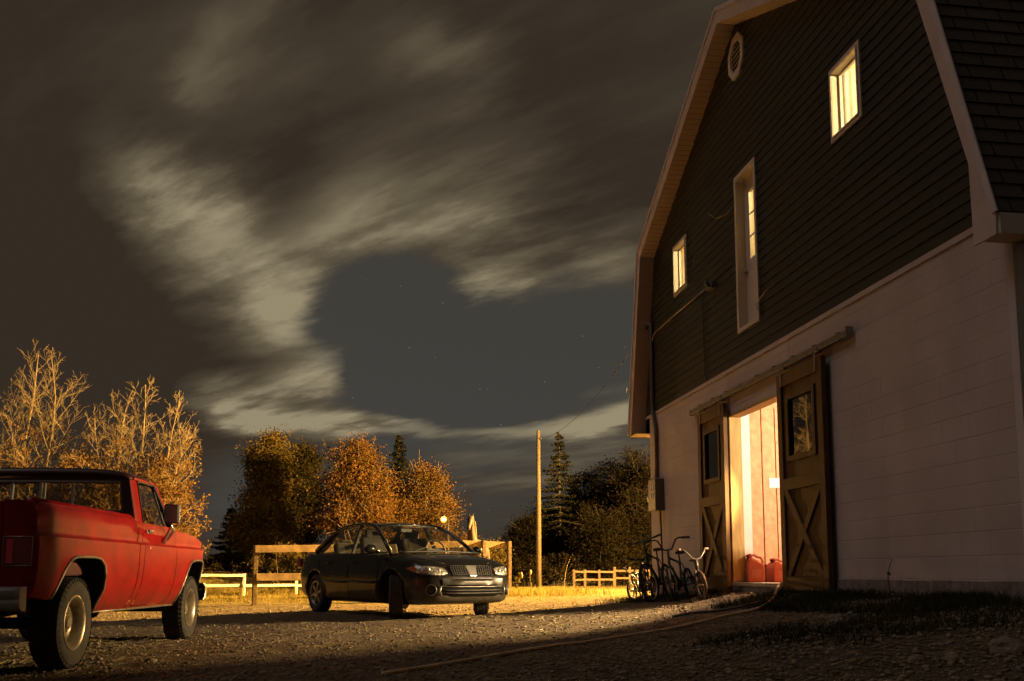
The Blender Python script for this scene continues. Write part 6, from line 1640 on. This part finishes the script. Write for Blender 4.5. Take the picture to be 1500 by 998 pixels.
# the clump left of the maples
leafy_tree('poplar_tree', xw(395, 46.5), 46.5, [(0, 0, 6.0, 1.0, 1.6), (-.1, 0, 4.4, 1.2, 1.6), (-.3, 0, 2.7, 1.3, 1.2)], 7.8, 'tall olive tree highest of the clump left of the maples', LM_olive, 51, 230, 90, .16, .2)
leafy_tree('dark_tree', xw(437, 47.5), 47.5, [(0, 0, 5.5, .95, 1.6), (.1, 0, 4.2, 1.15, 1.5), (-.2, 0, 2.7, 1.2, 1.2)], 7.2, 'dark nearly black leafy tree between the poplar and the orange maple', LM_dark, 52, 220, 90, .16, .2)
leafy_tree('olive_tree', xw(385, 45), 45, [(0, 0, 2.6, 1.1, 1.2), (.5, 0, 1.8, 1.0, .9), (-.5, 0, 1.9, .9, .9)], 4.0, 'lower olive tree with a slim pale trunk under the tall poplar', LM_olive, 53, 110, 70, .14, .09)
leafy_tree('maple_tree', xw(525, 42), 42, [(0, 0, 5.1, 1.1, 1.35), (.6, 0, 4.1, 1.05, 1.1), (-.65, 0, 4.2, .9, 1.0), (.1, 0, 3.2, 1.4, 1.0), (-1.0, 0, 2.9, .75, .5), (.8, 0, 2.6, .9, .7)], 6.6, 'round orange maple tree glowing above the black sedan', LM_orange, 54, 210, 75, .145, .14, bark=M_bark, stems=3)
leafy_tree('maple_tree', xw(622, 44), 44, [(0, 0, 4.6, .85, 1.2), (.4, 0, 3.5, 1.1, 1.2), (-.5, 0, 3.4, .9, 1.1), (.3, 0, 2.4, 1.3, .9), (-.4, 0, 2.2, .9, .8)], 6.0, 'rust brown maple tree directly above the yard light', LM_rust, 55, 180, 70, .14, .12, bark=M_bark, stems=2)
leafy_tree('maple_tree', xw(572, 46), 46, [(0, 0, 4.0, 1.0, 1.0), (.1, 0, 2.7, 1.2, .9)], 5.2, 'smaller rust maple filling the space between the two maples', LM_rust, 56, 110, 70, .145, .1, bark=M_bark)
spruce(xw(583, 52), 52, 8.3, 2.0, 'slim dark spruce peaking between the orange and the rust maple', 61)
spruce(xw(338, 53), 53, 4.4, 1.7, 'short dark spruce at the left end of the tree clump', 62)
spruce(xw(355, 51), 51, 3.7, 1.4, 'low dark spruce beside the short one at the left end', 63)
for i, (px, Y, W_, H_, lm, lab) in enumerate([(655, 46, 2.0, 2.6, LM_rust, 'rust bush just below the yard light'), (690, 47, 2.0, 2.3, LM_rust, 'low rust bush right of the yard light'), (716, 50, 1.5, 2.4, LM_olive, 'pointed olive bush behind the right end of the board fence'),
        (500, 40, 2.8, 2.0, LM_olive, 'olive undergrowth beneath the orange maple'), (425, 42, 2.8, 1.5, LM_olive, 'low dark undergrowth behind the left board fence'), (350, 46, 3.2, 1.2, LM_dark, 'low dark undergrowth at the left end of the clump'), (585, 40, 2.6, 1.8, LM_olive, 'olive undergrowth behind the roof of the sedan'), (640, 41, 2.4, 1.5, LM_olive, 'short olive undergrowth below the rust maple')]):
    shrub('bush', xw(px, Y), Y, W_, H_, lab, lm, 70 + i, 60, 55, .12, group='bushes along the paddock')
# the wood on the right behind the meadow
spruce(xw(820, 54), 54, 8.6, 2.6, 'tall ragged spruce standing right of the utility pole', 81, gap=.42)
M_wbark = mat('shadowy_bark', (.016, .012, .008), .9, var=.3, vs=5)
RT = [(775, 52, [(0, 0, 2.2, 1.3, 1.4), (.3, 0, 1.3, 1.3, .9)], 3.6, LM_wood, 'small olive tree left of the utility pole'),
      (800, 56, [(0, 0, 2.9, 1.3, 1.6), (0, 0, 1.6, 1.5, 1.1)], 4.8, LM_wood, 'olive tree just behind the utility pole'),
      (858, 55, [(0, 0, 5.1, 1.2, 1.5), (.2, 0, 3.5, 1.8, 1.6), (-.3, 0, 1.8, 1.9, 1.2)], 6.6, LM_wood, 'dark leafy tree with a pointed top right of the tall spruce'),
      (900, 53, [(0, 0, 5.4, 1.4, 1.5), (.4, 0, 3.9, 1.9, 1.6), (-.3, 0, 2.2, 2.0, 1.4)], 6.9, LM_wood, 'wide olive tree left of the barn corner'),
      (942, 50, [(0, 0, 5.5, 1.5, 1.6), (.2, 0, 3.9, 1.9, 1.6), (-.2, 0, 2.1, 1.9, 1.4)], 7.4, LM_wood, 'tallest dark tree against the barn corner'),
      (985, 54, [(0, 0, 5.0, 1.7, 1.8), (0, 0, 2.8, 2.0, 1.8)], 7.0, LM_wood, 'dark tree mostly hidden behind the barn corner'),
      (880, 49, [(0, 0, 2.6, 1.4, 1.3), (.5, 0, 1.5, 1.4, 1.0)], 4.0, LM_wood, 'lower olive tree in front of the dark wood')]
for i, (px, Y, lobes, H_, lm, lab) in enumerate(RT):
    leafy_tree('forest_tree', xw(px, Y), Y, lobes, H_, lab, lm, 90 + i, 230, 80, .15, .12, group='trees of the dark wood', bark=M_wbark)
for i, (px, Y, W_, H_, lab) in enumerate([(770, 47, 2.4, 1.4, 'undergrowth left of the utility pole foot'), (815, 48, 2.8, 1.6, 'undergrowth right of the utility pole foot'), (870, 50, 3.0, 1.5, 'undergrowth behind the distant pasture fence'), (930, 51, 3.0, 1.6, 'undergrowth left of the barn corner')]):
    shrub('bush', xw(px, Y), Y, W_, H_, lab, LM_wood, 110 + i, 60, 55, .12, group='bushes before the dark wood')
# far wood closing the horizon: one mass
def far_wood():
    r_ = np.random.default_rng(5); V, F = [], []; b_ = 0
    n = 34000; a = r_.uniform(-1.15, 1.15, n); dist = r_.uniform(85, 100, n); top = 2.1 + 1.0 * np.sin(a * 9) + .8 * np.sin(a * 23 + 1) + .5 * np.sin(a * 61)
    z = r_.uniform(0, 1, n) ** .8 * np.maximum(top, .6); c = np.stack([np.sin(a) * dist, np.cos(a) * dist, z], -1)
    V, F = leaf_quads(c, np.full(n, .75), .1); o_ = fast_mesh('far_wood', V, F, LM_dark); return tag(o_, 'low dark wood far off along the horizon', 'wood', kind='stuff')
far_wood()

# ================================================================= grass
def blades(name, xy, h, w_, mt, label, bend=.5):
    n = len(xy); z = height(xy[:, 0], xy[:, 1]) - .01; a = rng.uniform(0, 2 * PI, n); s = np.stack([np.cos(a), np.sin(a), np.zeros(n)], -1) * (w_ * rng.uniform(.6, 1.3, n))[:, None]
    la = rng.uniform(0, 2 * PI, n); l = rng.uniform(.1, bend, n) * h; d = np.stack([np.cos(la) * l, np.sin(la) * l, h], -1)
    p = np.concatenate([xy, z[:, None]], 1); md_ = p + d * .55 - np.stack([np.cos(la) * l, np.sin(la) * l, np.zeros(n)], -1) * .25
    V = np.stack([p - s, p + s, md_ + s * .7, md_ - s * .7, p + d], 1).reshape(-1, 3)
    k = np.arange(n)[:, None] * 5
    F = np.concatenate([np.concatenate([k, k + 1, k + 2, k + 3], 1), np.concatenate([k + 3, k + 2, k + 4, k + 4], 1)])
    me_f = [tuple(f) for f in F[:n]] ; tri = F[n:, :3]
    V = V.astype(np.float32)
    # quads and triangles in one mesh
    me = bpy.data.meshes.new(name); me.vertices.add(len(V)); me.vertices.foreach_set('co', V.ravel())
    lo = np.concatenate([F[:n].ravel(), tri.ravel()]).astype(np.int32); me.loops.add(len(lo)); me.loops.foreach_set('vertex_index', lo)
    me.polygons.add(2 * n); me.polygons.foreach_set('loop_start', np.concatenate([np.arange(n) * 4, n * 4 + np.arange(n) * 3]).astype(np.int32))
    me.materials.append(mt); me.update(calc_edges=True); me.validate()
    o_ = bpy.data.objects.new(name, me); COL.objects.link(o_); return tag(o_, label, 'grass', kind='stuff')
LM_grass = leaf_mat('dry_yellow_grass', (.15, .11, .026), (.26, .20, .05), (.38, .30, .085), .7, tl=.4)
LM_grassd = leaf_mat('green_wall_grass', (.022, .026, .008), (.045, .048, .014), (.085, .08, .026), 1.5, tl=.3)
xy = persp_xy(60000, -.5, .3, 19.5, 50); keep = (xy[:, 1] > 22.5 + 1.5 * _vnoise(xy[:, 0], xy[:, 1], 1.2, 9)) & ~in_barn(xy)
xy = xy[keep]; h_ = .025 + .06 * rng.random(len(xy)) ** 2.5
blades('meadow_grass', xy, h_, .011, LM_grass, 'short dry yellow grass lit across the paddock')
# taller clumps round the fence end
c = np.stack([rng.normal(.55, .65, 3200), rng.normal(23.0, .55, 3200)], -1)
blades('tall_grass', c, .05 + .15 * rng.random(len(c)) ** 1.5, .009, LM_grass, 'taller yellow grass tufts at the right end of the board fence')
xy = np.stack([rng.uniform(-16, -6.2, 6000), rng.normal(38.6, .8, 6000)], -1); blades('fence_grass', xy, .06 + .22 * rng.random(len(xy)) ** 3, .010, LM_grass, 'rough grass along the whitewashed fence')
# green grass along the wall
def wall_xy(n, s0, s1, o0, o1):
    s = rng.uniform(s0, s1, n); o_ = o0 + (o1 - o0) * rng.random(n) ** 1.5; return np.stack([B_P.x + B_D.x * s + B_O.x * o_, B_P.y + B_D.y * s + B_O.y * o_], -1)
xy = np.concatenate([wall_xy(15000, .0, 4.3, .05, 1.0), wall_xy(7000, 5.6, 11, .05, .8), wall_xy(4000, -3.5, .5, .0, 1.1)])
nz_ = _vnoise(xy[:, 0], xy[:, 1], 3.5, 77); xy = xy[nz_ > -.25 + .6 * rng.normal(size=len(xy)) * .4]
blades('wall_grass', xy, .03 + .09 * rng.random(len(xy)) ** 1.6, .005, LM_grassd, 'short green grass on the bank along the block wall', 1.2)
c0 = np.array([[2.25, 7.0], [2.75, 6.6], [1.9, 7.6], [2.9, 7.4]]); k = rng.integers(0, 4, 2600); xy = c0[k] + rng.normal(size=(2600, 2)) * np.array([.26, .16])
blades('weed_tufts', xy, .02 + .06 * rng.random(len(xy)), .006, LM_grassd, 'low green weed tufts on the dark gravel near the barn corner', 1.5)
# weeds one can tell apart
def weed(name, x, y, H_, label, mt, lean=.15, nl=10, ls=.06, head=False, seed=0):
    r_ = np.random.default_rng(seed); g = gz(x, y); rt = empty(name, (x, y, g), 0, label, 'weed')
    pts = np.array([[lean * H_ * t ** 2 + .015 * math.sin(t * 7), 0, H_ * t - .02] for t in np.linspace(0, 1, 7)]); tubes_mesh('stem', [(pts, np.linspace(.008, .003, 7))], mt, rt, (0, 0, 0), 5)
    if nl:
        t = r_.uniform(.05, .95, nl); c = np.stack([np.interp(t, np.linspace(0, 1, 7), pts[:, i]) for i in range(3)], -1) + r_.normal(size=(nl, 3)) * .03
        V, F = leaf_quads(c, np.full(nl, ls)); tag(fast_mesh('leaves', V, F, LM_weed, rt), kind='stuff') if nl > 12 else fast_mesh('leaves', V, F, LM_weed, rt)
    if head:
        q = MB(); q.ball(tuple(pts[-1]), .06, 8, 6, (.8, .8, 1.4)); q.build('seed_head', mt, rt)
    return rt
M_stalk = mat('dead_stalk', (.10, .075, .045), .9, var=.3, vs=20)
M_stalkl = mat('pale_dead_stalk', (.38, .27, .1), .9, var=.3, vs=20)
p = BM @ Vector((1.5, .25, 0)); weed('dead_weed', p.x, p.y, .42, 'single bare dead stalk standing against the block wall', M_stalk, .12, 3, .04)
p = at(778, 862, 30); weed('mullein', p.x, p.y, .62, 'pale dead flower stalk left of the utility pole foot', M_stalkl, -.05, 14, .08, True, 3)
p = at(753, 868, 23.4); weed('burdock', p.x, p.y, .46, 'bright pale bent weed beside the end post of the board fence', M_stalkl, .35, 26, .14, True, 4)
p = at(826, 862, 40); weed('dead_sapling', p.x, p.y, 1.5, 'thin leaning dead sapling right of the utility pole', M_stalkl, .25, 0)
p = at(407, 868, 36); weed('dead_sapling', p.x, p.y, 2.1, 'thin pale dead stem behind the left board fence', M_stalkl, -.08, 4, .1)
# stones one can tell apart
def rock(x, y, s, label, seed):
    r_ = np.random.default_rng(seed); bm = bmesh.new(); bmesh.ops.create_icosphere(bm, subdivisions=3, radius=1)
    for v in bm.verts:
        n = mnoise.noise(v.co * 1.3 + Vector((seed, 0, 0))) * .35 + mnoise.noise(v.co * 3.5 + Vector((0, seed, 0))) * .12; v.co *= 1 + n; v.co.z *= .62
    me = bpy.data.meshes.new('rock'); bm.to_mesh(me); bm.free(); me.materials.append(M_stone); o_ = bpy.data.objects.new('rock', me); COL.objects.link(o_)
    o_.scale = (s, s * r_.uniform(.7, 1.1), s); o_.rotation_euler = (0, 0, r_.uniform(0, 6)); o_.location = (x, y, gz(x, y) + s * .2); return tag(o_, label, 'rock', 'rocks near the barn corner')
for i, (px, py, s, lab) in enumerate([(1228, 914, .09, 'larger grey rock on the bank below the right sliding door'), (1395, 972, .05, 'small pale rock in the dark gravel at the lower right'), (1478, 957, .10, 'broad flat rock at the right edge near the barn corner'), (1002, 893, .035, 'small stone beside the white bicycle wheel'), (915, 988, .03, 'small stone in the dark foreground gravel')]):
    p = on_ground(px, py); rock(p.x, p.y, s, lab, 200 + i)

# ================================================================= pale horse in the paddock
def horse(x, y, rz, label):
    rt = empty('horse', (x, y, gz(x, y)), rz, label, 'horse')
    V = []; Rr = []; E_ = []
    def add(p, r, par=None):
        V.append(p); Rr.append(r if hasattr(r, '__len__') else (r, r)); i = len(V) - 1
        if par is not None: E_.append((par, i))
        return i
    pel = add((-.55, 0, 1.28), (.29, .30)); loin = add((-.2, 0, 1.24), (.29, .31), pel); rib = add((.15, 0, 1.2), (.29, .34), loin); sh = add((.45, 0, 1.25), (.25, .33), rib); ch = add((.62, 0, 1.30), (.19, .26), sh)
    n1 = add((.76, 0, 1.52), (.13, .20), ch); n2 = add((.86, 0, 1.74), (.10, .15), n1); n3 = add((.90, 0, 1.93), (.09, .12), n2); po = add((.95, 0, 2.03), (.085, .10), n3)
    h1 = add((1.06, 0, 1.98), (.085, .105), po); h2 = add((1.20, 0, 1.86), (.065, .075), h1); h3 = add((1.32, 0, 1.76), (.055, .06), h2); add((1.37, 0, 1.71), (.045, .05), h3)
    for sg in (-1, 1):
        e = add((.93, sg * .05, 2.11), .022, po); add((.94, sg * .06, 2.17), .008, e)
        a = add((.48, sg * .15, .98), (.11, .13), sh); b_ = add((.46, sg * .16, .72), (.065, .075), a); c = add((.46, sg * .16, .45), (.048, .05), b_); d = add((.46, sg * .16, .18), (.038, .04), c); e = add((.48, sg * .16, .07), (.05, .05), d); add((.50, sg * .16, .01), (.06, .06), e)
        a = add((-.58, sg * .16, 1.02), (.16, .19), pel); b_ = add((-.48, sg * .17, .80), (.10, .12), a); c = add((-.68, sg * .17, .52), (.055, .065), b_); d = add((-.66, sg * .17, .2), (.038, .042), c); e = add((-.63, sg * .17, .08), (.05, .05), d); add((-.60, sg * .17, .01), (.06, .06), e)
    t = add((-.86, 0, 1.30), (.07, .07), pel)
    me = bpy.data.meshes.new('body'); me.from_pydata(V, E_, []); o_ = bpy.data.objects.new('body', me); COL.objects.link(o_)
    md = o_.modifiers.new('skin', 'SKIN'); md.use_smooth_shade = True
    if not me.skin_vertices: me.attributes  # layer is created with the modifier
    for i, r in enumerate(Rr):
        me.skin_vertices[0].data[i].radius = r
    me.skin_vertices[0].data[0].use_root = True
    s = o_.modifiers.new('ss', 'SUBSURF'); s.levels = 2; s.render_levels = 2
    bpy.context.view_layer.update(); apply_mods(o_); o_.data.materials.clear(); o_.data.materials.append(mat('brown_horse_coat', (.045, .027, .011), .7, var=.12, vs=3)); o_.parent = rt
    q = MB(); 
    for k in range(60):
        x0 = -.86 + random.gauss(0, .02); y0 = random.gauss(0, .035); q.tube([(x0, y0, 1.32), (x0 - .08, y0 * 1.4, 1.15), (x0 - .06 + random.gauss(0, .03), y0 * 1.8, .6 + random.gauss(0, .1))], [.012, .016, .004], 4)
    q.build('tail', mat('light_horse_hair', (.3, .2, .09), .8, var=.2, vs=9), rt)
    q = MB()
    for k in range(70):
        t_ = random.random(); bx = .62 + .33 * t_; bz_ = 1.55 + .52 * t_ - .0; yy2 = random.choice((-1, 1)) * .02
        q.tube([(bx - .14 * (1 - t_ * .6), yy2, bz_), (bx - .10, yy2 * 5, bz_ - .10), (bx - .06, yy2 * 6, bz_ - .22 - random.random() * .08)], [.012, .012, .003], 4)
    q.build('mane', bpy.data.materials['light_horse_hair'], rt)
    for sg in (-1, 1):
        q = MB(); q.ball((1.08, sg * .075, 2.0), .018, 8, 6); q.build('eye', M_black, rt)
    return rt
hp = at(699, 815, 26.0); horse(hp.x - .06, hp.y + .95, R(-97), 'light brown horse facing the yard behind the right end of the board fence')
